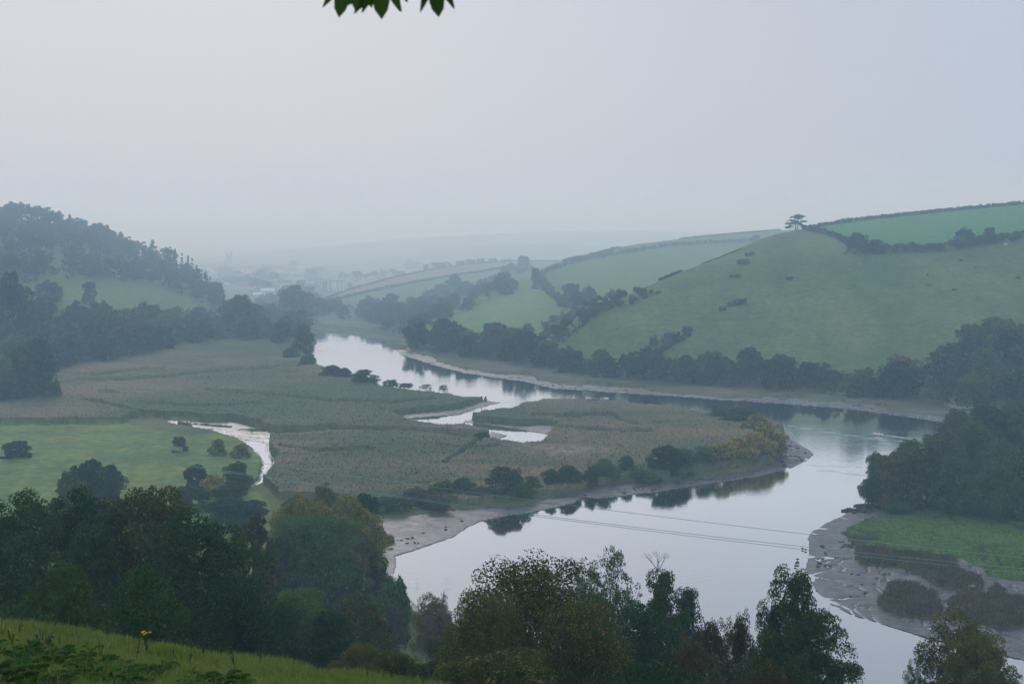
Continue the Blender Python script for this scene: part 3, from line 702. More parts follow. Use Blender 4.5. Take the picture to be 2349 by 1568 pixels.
tree_at("shrub", 800, 1288, 170, 245, "grey green willow mound above the cove", "shrub")
tree_at("shrub", 890, 1318, 110, 235, "bushy willow at the water's edge right of the willow mound", "shrub")
tree_at("shrub", 720, 1275, 130, 250, "dull green willow left of the willow mound", "shrub")
tree_at("oak_green", 690, 1345, 150, 150, "narrow dark tree behind the end of the meadow", rz=1)
tree_at("oak", 640, 1372, 130, 135, "dark tree between the dark wood and the narrow dark tree", rz=2)
tree_at("golden", 812, 1358, 135, 150, "yellow green tree with fanning bare branches above the grass patch")
tree_at("sycamore", 760, 1400, 120, 130, "dark tree under the yellow green tree")
tree_at("shrub_scrub", 905, 1385, 80, 225, "brown tipped shrub by the water", "shrub")
tree_at("shrub_scrub", 1010, 1392, 95, 205, "russet shrub left of the big walnut", "shrub")
tree_at("golden", 990, 1358, 80, 212, "small autumn tree on the shore between the cove and the walnut")
tree_at("ash", 1018, 1355, 34, 210, "thin upright sapling against the water")
tree_at("oak_olive", 900, 1490, 130, 100, "olive tree at the bottom edge left of centre", rz=1)
tree_at("sycamore", 1010, 1462, 140, 96, "dark tree at the bottom edge below the russet shrub", rz=2)
tree_at("oak_olive", 830, 1470, 120, 105, "dull olive tree at the end of the meadow crest", rz=3)
tree_at("walnut", 1225, 1268, 300, 92, "big walnut with drooping leaves in the bottom centre, water showing through its top")
tree_at("walnut", 1110, 1345, 180, 86, "lower spreading crown on the left side of the big walnut", rz=2)
tree_at("walnut", 1330, 1370, 220, 84, "lower spreading crown on the right side of the big walnut", rz=3)
tree_at("ash", 1398, 1250, 140, 140, "airy ash with water glinting through its branches")
tree_at("ash", 1340, 1285, 90, 138, "thinner ash between the walnut and the airy ash", rz=2)
tree_at("sycamore", 1508, 1300, 118, 132, "ivy-clad tree with dead twigs sticking out of its top")
tree_at("sycamore", 1568, 1342, 104, 140, "small dark tree right of the ivy-clad tree", rz=2)
tree_at("sycamore", 1480, 1400, 160, 120, "broad dark green tree below the ivy-clad tree", rz=3)
tree_at("russet", 1640, 1410, 120, 112, "thin russet tree left of the dark sycamore")
tree_at("russet", 1700, 1398, 110, 108, "lace-like russet tree with water behind it", rz=2)
tree_at("russet", 1590, 1455, 160, 92, "dusky red-brown tree low at the bottom edge", rz=3)
tree_at("russet", 1760, 1500, 150, 84, "red-brown tree at the bottom edge under the dark sycamore", rz=4)
tree_at("sycamore", 1810, 1292, 150, 104, "tall dark sycamore with a narrow domed top against the water")
tree_at("sycamore", 1760, 1372, 100, 106, "left shoulder of dark leaves beside the tall dark sycamore", rz=1)
tree_at("sycamore", 1885, 1395, 150, 100, "dark tree stepping down to the right of the tall dark sycamore", rz=3)
tree_at("oak", 1500, 1500, 240, 76, "dark crown at the bottom edge below the ivy-clad tree", rz=1)
tree_at("oak_olive", 1150, 1490, 260, 70, "olive crown at the very bottom under the big walnut", rz=2)
tree_at("golden", 2205, 1398, 165, 128, "round golden-topped tree at the bottom right")
tree_at("oak_olive", 2250, 1450, 140, 122, "olive tree behind the right side of the golden-topped tree", rz=4)
tree_at("ash", 2105, 1488, 60, 126, "small upright dark tree left of the golden-topped tree")

def dead_twigs(name, base, height, spread, seed, label, cat, m=DEAD, n=7, r0=.12, low=False, group=None):
    r = random.Random(seed); mb = MB()
    def grow(p, d, l, rad, dep):
        q = p + d * l; k = p.lerp(q, .5) + Vector((r.uniform(-1, 1), r.uniform(-1, 1), r.uniform(-1, 1))) * l * .12
        mb.tube([p, k, q], [rad, rad * .8, rad * .5], 5)
        if dep:
            for _ in range(r.choice((2, 3))):
                e = (d + Vector((r.uniform(-1, 1), r.uniform(-1, 1), r.uniform(-.5, .8))) * .75).normalized()
                grow(q, e, l * r.uniform(.55, .8), rad * .5, dep - 1)
    for i in range(n):
        a = r.uniform(0, 6.28); z = r.uniform(.05, .35) if low else r.uniform(.6, 1.2)
        d = Vector((math.cos(a) * spread, math.sin(a) * spread * .4, height * z)).normalized()
        grow(Vector((0, 0, 0)), d, max(height, spread) * .42, r0, 3)
    o = obj(name, mb.mesh(name, m, True), loc=base); return tag(o, label, cat, group)
p = pt(1508, 1312, 132)
dead_twigs("dead_branches", p, 2.2, 1.2, 3, "bare dead twigs on top of the ivy-clad tree", "branches", BARK, 4, .05)

# --- pasture and creek side
tree_on("mid_dark", 40, 1049, 1009, 64, "small spreading hawthorn alone in the green pasture")
tree_at("mid_dark", 205, 1052, 118, 330, "dusky round tree rising behind the dark wood in front of the pasture")
tree_at("mid_olive", 160, 1078, 100, 325, "brownish tree at the left shoulder of the dusky round tree")
tree_at("mid_dark", 245, 1062, 90, 335, "dusky tree at the right shoulder of the dusky round tree")
tree_on("shrub_scrub", 413, 1034, 1000, 44, "dark rounded bush on the pasture near the creek", "bush")
tree_on("shrub_yellow", 500, 1042, 1005, 44, "orange-yellow bush between the pasture and the creek", "bush")
tree_on("shrub_yellow", 553, 1048, 1017, 50, "yellowing bush on the bank of the creek", "bush")
tree_on("mid_dark", 450, 1130, 1062, 56, "dark bushy tree at the right end of the pasture")
tree_on("mid_green", 546, 1122, 1056, 66, "green tree beside the lower creek")
tree_on("mid_yellow", 490, 1140, 1088, 60, "yellow-leaved tree below the dark bushy tree")
tree_on("mid_olive", 530, 1168, 1104, 90, "olive thicket tree where the creek ends")
tree_on("mid_dark", 440, 1170, 1108, 80, "dark tree under the yellow-leaved tree")
tree_on("mid_dark", 575, 1190, 1146, 90, "dusky tree behind the russet birch")
tree_on("mid_dark", 680, 1184, 1138, 80, "dark tree at the near end of the reed bed")
tree_on("mid_dark", 520, 1215, 1140, 110, "dim tree seen between the dark wood and the russet birch")

# --- bushes along the water side of the reeds
def riv(kind, px, pb, ptp, pw, lab, nm="bush"): return tree_on(kind, px, pb, ptp, pw, lab, nm)
riv("shrub", 668, 826, 795, 34, "small hazy bush at the far end of the bushes along the river")
riv("shrub", 706, 842, 815, 38, "second hazy bush from the far end, on the river bank")
riv("mid_green", 762, 868, 836, 52, "low wide bush on the left bank, behind the round bright one")
riv("mid_green", 790, 872, 842, 36, "small bush touching the round bright one")
riv("mid_green", 836, 882, 846, 62, "round bright green bush on the left bank of the river")
riv("shrub", 896, 889, 869, 34, "dark bush right of the round bright one")
riv("shrub_scrub", 930, 893, 878, 34, "low straggly bush on the left bank")
riv("open_tree", 978, 900, 880, 30, "sparse small bush near the tip of the left bank")
riv("open_tree", 1016, 904, 882, 28, "small open tree leaning over the water near the tip of the left bank", "tree")
riv("open_tree", 1368, 921, 908, 30, "leafy twigs of a bush in front of the rowing boat")
riv("shrub", 1104, 1013, 988, 38, "rounded bush at the end of the reed strip by the pool")
for q in [
 ("mid_green", 1692, 972, 936, 66, "green bushes on the far corner of the reed bed"), ("shrub", 1655, 962, 938, 40, "small bush at the back corner of the reed bed"),
 ("shrub_yellow", 1735, 990, 950, 50, "pale green bush behind the yellow trees"), 
 ("mid_yellow", 1766, 1040, 968, 66, "tallest yellow tree on the point of the reed bed"), ("mid_yellow", 1740, 1052, 990, 64, "yellow tree left of the tallest one on the point"),
 ("mid_yellow", 1700, 1062, 1004, 62, "yellow-topped tree third from the point"), ("mid_yellow", 1655, 1070, 1015, 58, "yellow-green tree fourth from the point"),
 ("mid_green", 1612, 1076, 1024, 56, "green tree fifth from the point"), ("mid_green", 1568, 1082, 1030, 60, "green bush right of the large round one"),
 ("mid_dark", 1530, 1088, 1024, 76, "large round dark green tree on the river side of the reeds"), ("mid_green", 1438, 1090, 1045, 32, "narrow tree standing by itself in the river side row"),
 ("shrub", 1400, 1098, 1062, 46, "low bush between the narrow tree and the tall one"), ("mid_green", 1386, 1102, 1052, 44, "tall bush left of the narrow tree"),
 ("shrub", 1350, 1112, 1070, 34, "small bush left of the tall bush"), ("mid_green", 1302, 1116, 1068, 50, "twin-topped bush near the bare bank"),
 ("mid_green", 1264, 1120, 1076, 32, "slim bush left of the twin-topped bush"), ("shrub", 1218, 1128, 1094, 34, "low dark bush by the bare bank"),
 ("mid_olive", 1155, 1140, 1070, 76, "broad olive tree in the river side row"), ("shrub", 1195, 1142, 1104, 50, "dark bush right of the broad olive tree"),
 ("mid_green", 1063, 1136, 1096, 48, "round dark bush left of the broad olive tree"), ("shrub", 1010, 1142, 1102, 50, "dim bush near the landward end of the row"),
 ("shrub_scrub", 1105, 1148, 1118, 60, "low scrub between the round bush and the olive tree"), ("shrub_scrub", 950, 1155, 1122, 60, "scrubby bush by the landward end of the reeds"),
 ("shrub", 900, 1172, 1136, 60, "dark bush above the head of the mud bank"), ("shrub_scrub", 1000, 1165, 1140, 70, "long low scrub above the mud bank"),
 ("shrub", 1480, 1100, 1078, 60, "low green scrub right of the narrow tree")]:
    q = (q[0], q[1], q[2], q[3] - 3, q[4] * 1.28, q[5])
    riv(*q, nm="tree" if "tree" in q[5] else "bush")

# --- promontory on the right
for q in [
 ("mid_green", 2010, 1150, 1034, 84, "oak leaning out over the river at the left tip of the right-hand wood"), ("mid_olive", 2062, 1158, 1030, 100, "olive oak second from the left tip of the right-hand wood"),
 ("mid_olive", 2125, 1165, 1020, 110, "reddish green oak in the front of the right-hand wood"), ("mid_green", 2180, 1172, 1040, 100, "green oak in the middle front of the right-hand wood"),
 ("mid_green", 2240, 1182, 1085, 90, "low yellow-green oak beside the small clearing"), ("mid_green", 2300, 1190, 1040, 110, "oak with pale bare branches right of the clearing"),
 ("mid_olive", 2360, 1190, 1010, 110, "tall oak at the right edge above the marsh"), ("mid_green", 2090, 1110, 1005, 100, "green oak in the second row above the river"),
 ("mid_olive", 2160, 1100, 985, 110, "brownish oak in the second row of the right-hand wood"), ("mid_green", 2230, 1085, 960, 110, "oak behind the clearing"),
 ("mid_olive", 2195, 1050, 935, 100, "oak in the back row with a dead branch beside it"), ("mid_dark", 2260, 1050, 925, 110, "tall dark oak in the back row of the right-hand wood"),
 ("mid_green", 2330, 1050, 915, 110, "highest oak of the back row at the right edge"), ("mid_olive", 2400, 1080, 915, 120, "oak beyond the right edge in the back row"),
 ("mid_green", 2290, 1120, 1000, 80, "green oak above the clearing at the right"), ("mid_green", 2440, 1150, 990, 120, "green oak beyond the right edge"),
 ("mid_dark", 2035, 1135, 1062, 60, "small dark oak under the leaning oak")]:
    riv(*q, nm="tree")

# --- hill details
tree_on("mid_green", 2060, 1175, 1150, 60, "low bushy undergrowth at the foot of the right-hand wood", "bush")

def pines():
    # wind-shaped pine on the skyline: flat plates of needles with sky between
    r = np.random.default_rng(77); cs, rs = [], []
    plates = [(-4.5,3.2,2.6),(-5.4,5.2,2.0),(-3.0,7.2,3.0),(-1.0,9.6,3.0),(2.0,10.8,3.0),(4.8,10.0,2.4),(5.0,6.6,2.4),(4.2,4.0,2.4),(5.6,3.2,1.3),(-2.5,5.4,2.2),(1.2,8.8,2.2),(0,6.5,1.6),(-6,2.4,1.4),(2.2,5.2,1.5)]
    mb = MB()
    mb.tube([(0,0,-.8),(-.2,0,2),(-.3,0,5),(-1,0,8),(-1,0,10)],[.5,.42,.34,.22,.08],7)
    mb.tube([(.9,0,-.8),(1.1,0,2.2),(.7,0,5.5),(1.8,0,8.5),(2.2,0,10.5)],[.36,.32,.26,.18,.06],7)
    for x, z, w in plates:
        for k in range(26):
            a = r.uniform(0, 6.28); t = r.random() ** .5
            cs.append((x + math.cos(a) * w * t, r.normal(0, 1.8), z + r.normal(0, .22) - .25 * t)); rs.append(r.uniform(.4, .75))
        mb.tube([(-.2 if x < 0 else .9, 0, max(z - 2.2, 1.6)), (x * .5, 0, z - .8), (x, 0, z - .1)], [.16, .11, .04], 5)
    v, f = leaf_cloud(r, cs, rs, 17000, .42, .6)
    return fast_mesh("pine_crown", v, f, LM["conifer"]), mb.mesh("pine_trunk", BARK, True)
cm, tm = pines()
b = A.at(1826, 529)
e = empty("pine_tree", (b[0], b[1], b[2] - .2), 0, (1.02, 1.0, 1.02)); tag(e, "lone wind-shaped pine on the skyline where the hedges meet", "tree"); obj("crown", cm, e); obj("trunk", tm, e)

for q in [
 ("far_round", 1173, 632, 602, 46, "round dark tree standing at the crest of the middle hill"), ("far_1", 1202, 626, 585, 42, "taller pale tree behind the round dark one on the middle hill"),
 ("far_round", 944, 625, 592, 40, "tall round tree on the crest of the stubble field"), ("far_bush", 965, 622, 600, 22, "small tree leaning on the tall round one by the houses"),
 ("far_round", 881, 640, 617, 26, "small round tree beside the white gable"), ("far_round", 1460, 556, 551, 16, "tiny bush on the far green skyline"),
 ("far_1", 1734, 553, 538, 24, "wind-bent thorn on the left shoulder of the big hill"),
 ("far_0", 1325, 715, 668, 50, "large tree in the dip below the middle hill"), ("far_1", 1310, 700, 648, 54, "biggest round tree in the gully between the hills"),
 ("far_2", 1352, 700, 652, 44, "tree right of the biggest one in the gully"), ("far_round", 1404, 690, 660, 30, "small hazy tree up the gully"),
 ("far_bush", 1500, 792, 766, 22, "single round bush on the lower slope of the big hill"), ("far_bush", 1530, 785, 770, 30, "low thorn on the lower slope"),
 ("far_bush", 1545, 775, 758, 40, "thorn patch above the lower slope bushes"), ("far_bush", 1578, 760, 745, 26, "thorn scrub half way up the diagonal line"),
 ("far_bush", 1658, 712, 700, 18, "dark round thorn on the diagonal line"), ("far_bush", 1700, 694, 682, 34, "dark thorn clump at the right of the diagonal line"),
 ("far_bush", 1678, 700, 690, 24, "small thorn left of the dark clump"), ("far_bush", 1686, 636, 627, 28, "flat dark bush on the upper slope"),
 ("far_bush", 1811, 640, 632, 20, "little dark bush on the open slope"), ("far_bush", 1720, 585, 576, 26, "gorse below the skyline thorn"), ("far_bush", 1705, 603, 592, 34, "patch of gorse on the upper slope"),
 ("far_0", 1968, 578, 532, 62, "large hazy tree in the hedge under the upper field"), ("far_1", 2010, 580, 548, 40, "tree right of the large one in the upper hedge"),
 ("far_2", 2215, 560, 520, 58, "thin grey tree in the upper hedge"), ("far_1", 2268, 556, 520, 40, "bushy tree in the upper hedge near the right edge"),
 ("far_2", 1045, 664, 625, 34, "hazy tree at the top of the long copse"), ("far_round", 1308, 583, 572, 22, "thin bare tree on the skyline of the middle hill"),
 ("mid_dark", 84, 918, 772, 104, "tall dark tree standing alone at the left edge of the reeds"), ("mid_olive", 60, 920, 800, 70, "rusty-topped tree joined to the tall dark tree at the reeds"),
 ("mid_dark", 10, 925, 872, 60, "dark bush at the left edge beside the reeds"), ("far_0", 22, 800, 620, 110, "tall hazy tree at the left edge below the wooded hill"),
 ("far_1", 205, 700, 644, 40, "pale tree standing in the hillside field"), ("far_2", 115, 690, 640, 80, "hazy tree left of the hillside field"),
 ("far_0", 548, 775, 674, 110, "largest round tree where the wooded hill ends"), ("far_1", 500, 690, 646, 40, "dark round tree at the tip of the conifer ridge"),
 ("far_0", 672, 738, 652, 96, "big pale tree left of the flats"), ("far_1", 645, 792, 738, 56, "hazy tree close to the far water"),
 ("far_2", 694, 786, 738, 46, "tree hanging over the far left bank"), ("far_3", 695, 812, 755, 56, "dark tree at the corner of the far left bank"),
 ("far_1", 1230, 660, 612, 30, "narrow tree above the gully hedge")]:
    tree_on(*q[:6], "bush" if any(k in q[5] for k in ("bush", "thorn", "gorse")) else "tree")

def scatter(P, spacing, sf=surf, jitter=.35, seed=1):
    r = random.Random(seed); P = np.array(P, float); out = []; x0, y0 = P.min(0); x1, y1 = P.max(0)
    pts = []
    for _ in range(9000):
        a, b_ = r.uniform(x0, x1), r.uniform(y0, y1)
        if not inside(P, np.array([a]), np.array([b_]))[0]: continue
        w_ = sf(a, b_)
        if all((w_[0] - q[0]) ** 2 + (w_[1] - q[1]) ** 2 > spacing ** 2 for q in pts): pts.append(tuple(w_))
    return pts
NT = 0
def wood(P, spacing, hr, kinds, label, group, seed, wr=(.75, 1.0), nm="tree", lim=999):
    global NT
    r = random.Random(seed); L_ = scatter(P, spacing, seed=seed)
    r.shuffle(L_)
    for x, y, z in L_[:lim]:
        k = r.choice(kinds); h = r.uniform(*hr)
        put(k, (x, y, z - .4), h, h * r.uniform(*wr), label, nm, group, r.uniform(0, 6.28)); NT += 1
far4 = ["far_0", "far_1", "far_2", "far_3", "far_4", "far_round"]
wood([(940,796),(1100,820),(1250,845),(1250,818),(1170,795),(1100,790),(960,772)], 15, (11, 18), far4, "tall tree in the belt at the foot of the middle hill", "trees of the riverside belt below the middle hill", 3, (.95, 1.25), lim=30)
wood([(1250,845),(1400,866),(1600,880),(1800,894),(2000,912),(2050,916),(2050,897),(1800,872),(1600,860),(1400,844),(1250,820)], 15, (10, 17), far4, "rounded tree in the riverside belt under the big hill", "trees of the riverside belt under the big hill", 4, (1.0, 1.45), lim=60)
wood([(2050,916),(2220,932),(2430,955),(2430,760),(2349,775),(2240,795),(2180,840),(2100,880),(2050,893)], 16, (13, 18), ["far_0", "far_2", "far_3", "far_4"], "dusky tree in the wood climbing the right end of the hill", "trees of the wood on the right end of the hill", 5, (1.0, 1.35), lim=48)
wood([(1175,790),(1280,770),(1350,735),(1380,720),(1300,725),(1220,750),(1170,765)], 11, (4, 7), ["far_bush", "far_3"], "scrubby bush in the dip between the two hills", "bushes in the dip between the hills", 6, (1.2, 1.7), "bush", 22)
wood([(915,778),(960,762),(1080,708),(1180,664),(1150,650),(1040,668),(930,695),(860,712),(745,708),(745,726),(840,738)], 17, (9, 14), ["far_0", "far_1", "far_2", "far_round"], "blue hazy tree in the long copse beyond the river bend", "trees of the long copse beyond the bend", 7, (1.1, 1.5), lim=44)
wood([(136,844),(311,824),(404,795),(640,783),(685,777),(690,750),(600,742),(480,745),(400,750),(300,757),(150,772),(0,790),(-60,800),(-60,900),(60,895)], 18, (13, 20), far4, "rounded hazy tree in the valley wood behind the reeds", "trees of the valley wood behind the reeds", 8, (1.05, 1.45), lim=60)
wood([(-60,700),(100,712),(180,724),(280,737),(280,752),(150,765),(-60,790)], 22, (12, 18), far4, "hazy tree on the lower slope left of the hillside field", "trees on the lower slope of the wooded hill", 9, (1.1, 1.4), lim=16)
wood([(600,740),(735,745),(735,690),(690,665),(620,690)], 22, (11, 16), ["far_0", "far_1", "far_2"], "pale hazy tree in the valley bottom before the town", "trees in the valley bottom before the town", 10, (1.1, 1.4), lim=14)
wood([(430,700),(620,700),(720,655),(800,645),(740,622),(560,612),(430,620)], 40, (11, 17), ["far_0", "far_1", "far_round"], "faint tree among the buildings of the hazy town", "trees among the town buildings", 11, (1.2, 1.8), lim=24)
wood([(790,664),(830,655),(980,618),(1000,612),(960,612),(860,628),(790,648)], 14, (5, 8), ["far_bush", "far_1"], "faint bush by the houses above the stubble field", "bushes by the ridge houses", 12, (1, 1.4), "bush", 12)
# ridge conifers, each one shows against the sky
for i, (x, t_) in enumerate([(20,472),(40,474),(52,480),(92,476),(138,490),(160,497),(245,540),(262,545),(285,548),(305,556),(330,568),(402,575),(418,584),(432,590),(441,596),(452,612),(463,622),(474,634),(482,640)]):
    yb = np.interp(x, Lh.x, Lh.yr) + 4
    tree_on("far_conifer_%d" % (i % 2), x, yb, t_ - 5, 15, "spiky conifer on the crest of the wooded hill at the left", "conifer", "conifers on the crest of the wooded hill")
# the body of the hill wood reads as one mass
def woodland(name, P, spacing, label, cat, smin, smax, m, nl=800, lz=1.7, seed=5, conif=True, H_=14, sq=1.0):
    r = random.Random(seed); Vs, Fs = [], []; base = 0
    pts = scatter(P, spacing, seed=seed + 7)
    srcs = []
    for sd, sh in ((31, "dome"), (32, "dome"), (33, "dome"), (34, "cone")):
        q = np.random.default_rng(sd); W_, h_ = (H_ * 1.25, H_) if sh != "cone" else (8, 17)
        cs, rs, lb = crown_clumps(q, W_, h_, -2, 14 if sh != "cone" else 24, 6, sh); srcs.append(leaf_cloud(q, cs, rs, nl, lz))
    for x, y, z in pts:
        v, f = srcs[r.choice((0, 0, 1, 1, 2, 2, 3) if conif else (0, 1, 2))]; s_ = r.uniform(smin, smax); a = r.uniform(0, 6.28)
        ca, sa = math.cos(a) * s_, math.sin(a) * s_
        w_ = np.stack([v[:, 0] * ca - v[:, 1] * sa + x, v[:, 0] * sa + v[:, 1] * ca + y, v[:, 2] * s_ * sq + z - .5], -1)
        Vs.append(w_); Fs.append(f + base); base += len(v)
    o = obj(name, fast_mesh(name, np.concatenate(Vs), np.concatenate(Fs), m)); tag(o, label, cat, None, "stuff")
woodland("woodland", [(-250,462),(0,502),(100,508),(190,532),(270,560),(340,592),(400,613),(450,648),(492,690),(505,708),(440,690),(380,668),(300,652),(200,640),(120,640),(40,650),(-250,640)], 13,
    "hazy mixed woodland covering the steep hill at the left", "woodland", .75, 1.15, LM["far"], 1000, 1.6)
woodland("undergrowth", [(930,806),(1100,824),(1250,847),(1400,868),(1600,882),(1800,896),(2000,914),(2220,935),(2500,962),(2500,800),(2220,850),(2080,895),(1800,874),(1600,862),(1400,846),(1250,822),(1100,795),(950,775)], 9,
    "dense undergrowth between the trees of the riverside belt", "undergrowth", .35, .6, LM["far"], 420, 1.1, 6, False)
woodland("undergrowth", [(918,780),(960,764),(1080,710),(1180,666),(1150,652),(1040,670),(930,698),(860,715),(745,714),(735,690),(600,690),(560,720),(480,740),(400,748),(300,755),(0,780),(-200,790),(-200,900),(60,897),(136,846),(311,826),(404,797),(640,785),(690,778),(700,745),(745,728),(840,740)], 14,
    "dense undergrowth of the valley woods either side of the far river", "undergrowth", .45, .8, LM["far"], 420, 1.5, 9, False)

# ------------------------------------------------------------------ hedges
def hedge(P, w_, h_, label, m="far", leaf=.7, dens=3.2, seed=0, sf=surf):
    r = np.random.default_rng(seed + 100)
    W_ = [Vector(sf(a, b_)) for a, b_ in P]
    cs, rs = [], []
    for a, b_ in zip(W_[:-1], W_[1:]):
        L_ = (b_ - a).length; n = max(3, int(L_ / (w_ * .22)))
        for k in range(n):
            p_ = a.lerp(b_, (k + r.random()) / n)
            hh = h_ * r.uniform(.7, 1.05)
            for _ in range(2):
                cs.append((p_.x + r.normal(0, w_ * .25), p_.y + r.normal(0, w_ * .25), p_.z + hh * r.uniform(.2, .62))); rs.append(hh * r.uniform(.24, .38))
    tot = sum(4 * math.pi * q * q for q in rs)
    n = int(min(26000, tot * dens / (leaf * leaf * .34)))
    v, f = leaf_cloud(r, cs, rs, n, leaf)
    c0 = W_[0]; v = v - np.array(c0)
    o = obj("hedge", fast_mesh("hedge", v, f, LM[m]), loc=c0); tag(o, label, "hedge", "field hedges on the hills"); return o
sA = lambda a, b_: A.at(a, b_)
sB = lambda a, b_: B.at(a, b_)
sC = lambda a, b_: Cc.at(a, b_)
hedge([(1850,527),(1900,517),(1960,508),(2000,503),(2080,495),(2150,488),(2250,478),(2349,469),(2500,455)], 3, 3.4, "dark hedge along the skyline above the bright upper field", sf=sA, seed=1)
hedge([(1842,527),(1880,533),(1930,550),(1960,568)], 3.5, 4, "dark hedge slanting down from the lone pine", sf=sA, seed=2)
hedge([(1950,575),(2000,580),(2060,577),(2130,575),(2200,568),(2280,558),(2349,548),(2500,530)], 6, 6.5, "thick hedge between the upper field and the big slope", sf=sA, seed=3, leaf=.85)
hedge([(1235,634),(1290,612),(1350,597),(1430,582),(1530,567),(1620,560),(1700,556),(1740,553)], 6, 5, "long hedge under the far green skyline field", sf=sB, seed=4)
hedge([(1240,634),(1248,655),(1262,675),(1282,692),(1300,706)], 6, 5, "hedge running down the middle hill to the gully", sf=sB, seed=5)
hedge([(1345,714),(1400,692),(1430,680)], 1.6, 1.2, "low broken hedge on the left edge of the big hill", "scrub", sf=sA, seed=6)
hedge([(1512,642),(1540,633),(1562,622)], 1.8, 1.8, "dark bit of hedge half way up the left edge of the big hill", sf=sA, seed=7)
hedge([(1610,605),(1650,592),(1700,571)], 1.2, .8, "thin hedge below the crest of the big hill", "scrub", sf=sA, seed=8)
hedge([(1345,728),(1370,716),(1410,702),(1440,696),(1480,684),(1494,674),(1480,668),(1440,672),(1420,684),(1380,700),(1365,712)], 15, 4.5, "brown bramble thicket on the lower left of the big hill", "scrub", leaf=.8, sf=sA, seed=9)
hedge([(1505,810),(1530,797),(1560,782),(1578,768)], 4, 2.6, "dark hedge remnant rising from the riverside belt", "scrub", sf=sA, seed=10)
hedge([(1340,745),(1305,768),(1275,795)], 8, 2.2, "reddish bramble strip between the dip and the big hill", "scrub", sf=sA, seed=15)
hedge([(730,697),(780,686),(840,673),(880,664)], 4, 3.4, "left half of the hedge below the stubble field", sf=sC, seed=11)
hedge([(888,662),(960,648),(1040,634),(1120,622),(1180,612)], 4, 3.4, "right half of the hedge below the stubble field", sf=sC, seed=12)
hedge([(735,690),(800,666),(900,638),(1000,617),(1100,604),(1180,599),(1290,600)], 2.5, 2.2, "hedge on the crest of the stubble field in front of the houses", sf=sC, seed=13)
hedge([(1560,549),(1640,541),(1720,534),(1790,529)], 2.5, 2, "faint hedge on the far green skyline", sf=sB, seed=14)
hedge([(1290,600),(1350,588),(1420,570)], 4, 3, "hedge foot left of the far green field", sf=sB, seed=16)

# ------------------------------------------------------------------ buildings
def mcol(name, c, rough=.8): return mat(name, c, rough, 1.2, .08)
RENDER_W = mcol("render_white", (.72, .69, .64)); RENDER_P = mcol("render_pale_peach", (.62, .50, .42)); SLATE = mcol("slate_roof", (.10, .11, .13)); TILE = mcol("tile_roof", (.30, .16, .11))
GLASS = mat("window_glass", (.04, .05, .07), .15, spec=.6); STONE = mcol("stone_pinkish", (.26, .20, .18)); BLUEP = mcol("blue_cladding", (.12, .18, .36)); GREYC = mcol("grey_cladding", (.26, .25, .25))
def house(loc, rz, L_, W_, Hw, Hr, label, wall=RENDER_W, roof=SLATE, group=None, chim=True, nwin=4):
    e = empty("house", loc, rz); tag(e, label, "house", group)
    mb = MB(); mb.box((0, 0, Hw / 2 - .5), (L_, W_, Hw + 1))
    mb.add([(-L_/2, -W_/2, Hw), (-L_/2, W_/2, Hw), (-L_/2, 0, Hw + Hr), (L_/2, -W_/2, Hw), (L_/2, W_/2, Hw), (L_/2, 0, Hw + Hr)], [(0, 2, 1), (3, 4, 5)])
    obj("wall", mb.mesh("wall", wall), e)
    mb = MB(); o_ = .4; t = .25
    for s in (-1, 1):
        y0, z0 = s * (W_/2 + o_), Hw - o_ * Hr / (W_/2)
        vs = [(-L_/2-o_, y0, z0), (L_/2+o_, y0, z0), (L_/2+o_, 0, Hw+Hr+.02), (-L_/2-o_, 0, Hw+Hr+.02)]
        vs += [(a, b_, c + t) for a, b_, c in vs]
        mb.add(vs, [(3,2,1,0),(4,5,6,7),(0,1,5,4),(1,2,6,5),(2,3,7,6),(3,0,4,7)])
    ro = obj("roof", mb.mesh("roof", roof), e)
    if chim:
        mb = MB(); mb.box((L_/2 - 1, 0, Hw + Hr + .5), (.8, .8, 1.8)); obj("chimney", mb.mesh("chimney", TILE), ro)
    for i in range(nwin):
        mb = MB(); x = -L_/2 + L_ * (i % 2 + .5) / 2 + .0; z = 1.4 + 2.5 * (i // 2)
        mb.box((x, -W_/2 - .02, z), (1.3, .12, 1.2)); obj("window", mb.mesh("window", GLASS), e)
    return e
def on(px, py, Y): p_ = pt(px, py, Y); return (p_[0], Y, p_[2])
house(on(817,641,1620), .9, 12, 9, 5, 4.5, "peach gabled house left of the white terrace", RENDER_P)
for i, x in enumerate((838, 846, 853)):
    house(on(x, 645 - i * 1.6, 1600), .5, 6, 8, 5, 2.5, ("left", "middle", "right")[i] + " house of the small white terrace by the stubble field", RENDER_W, group="white terrace", nwin=2)
house(on(859,640,1615), .7, 6, 7, 5, 4, "pale house with an orange roof at the end of the white terrace", RENDER_P, TILE)
house(on(899,634,1600), 1.2, 13, 8, 3.5, 4.5, "house with a bright white gable beside the small round tree")
house(on(915,634,1640), .3, 12, 8, 3, 3, "low dark-roofed house behind the white gable", GREYC)
house(on(981,617,1640), .2, 9, 8, 2.5, 3, "dark-roofed bungalow left end of the ridge row", GREYC)
house(on(994,616,1630), 1.0, 10, 8, 2.5, 4, "white-gabled house near the left end of the ridge row")
house(on(1010,613,1640), .15, 12, 8, 2.5, 3, "long dark roof right of the white-gabled house", GREYC)
house(on(1026,612,1640), 1.0, 7, 7, 2.5, 3, "small pale gabled house in the ridge row", RENDER_P)
house(on(1056,607,1660), .1, 10, 8, 1.5, 2.6, "grey roof fifth from the left above the stubble crest", GREYC)
house(on(1079,604,1665), .1, 10, 8, 1.5, 2.6, "grey roof above the highest part of the hedge", GREYC)
house(on(1102,601,1670), .1, 9, 8, 1.2, 2.4, "hipped grey roof far along the ridge row", GREYC)
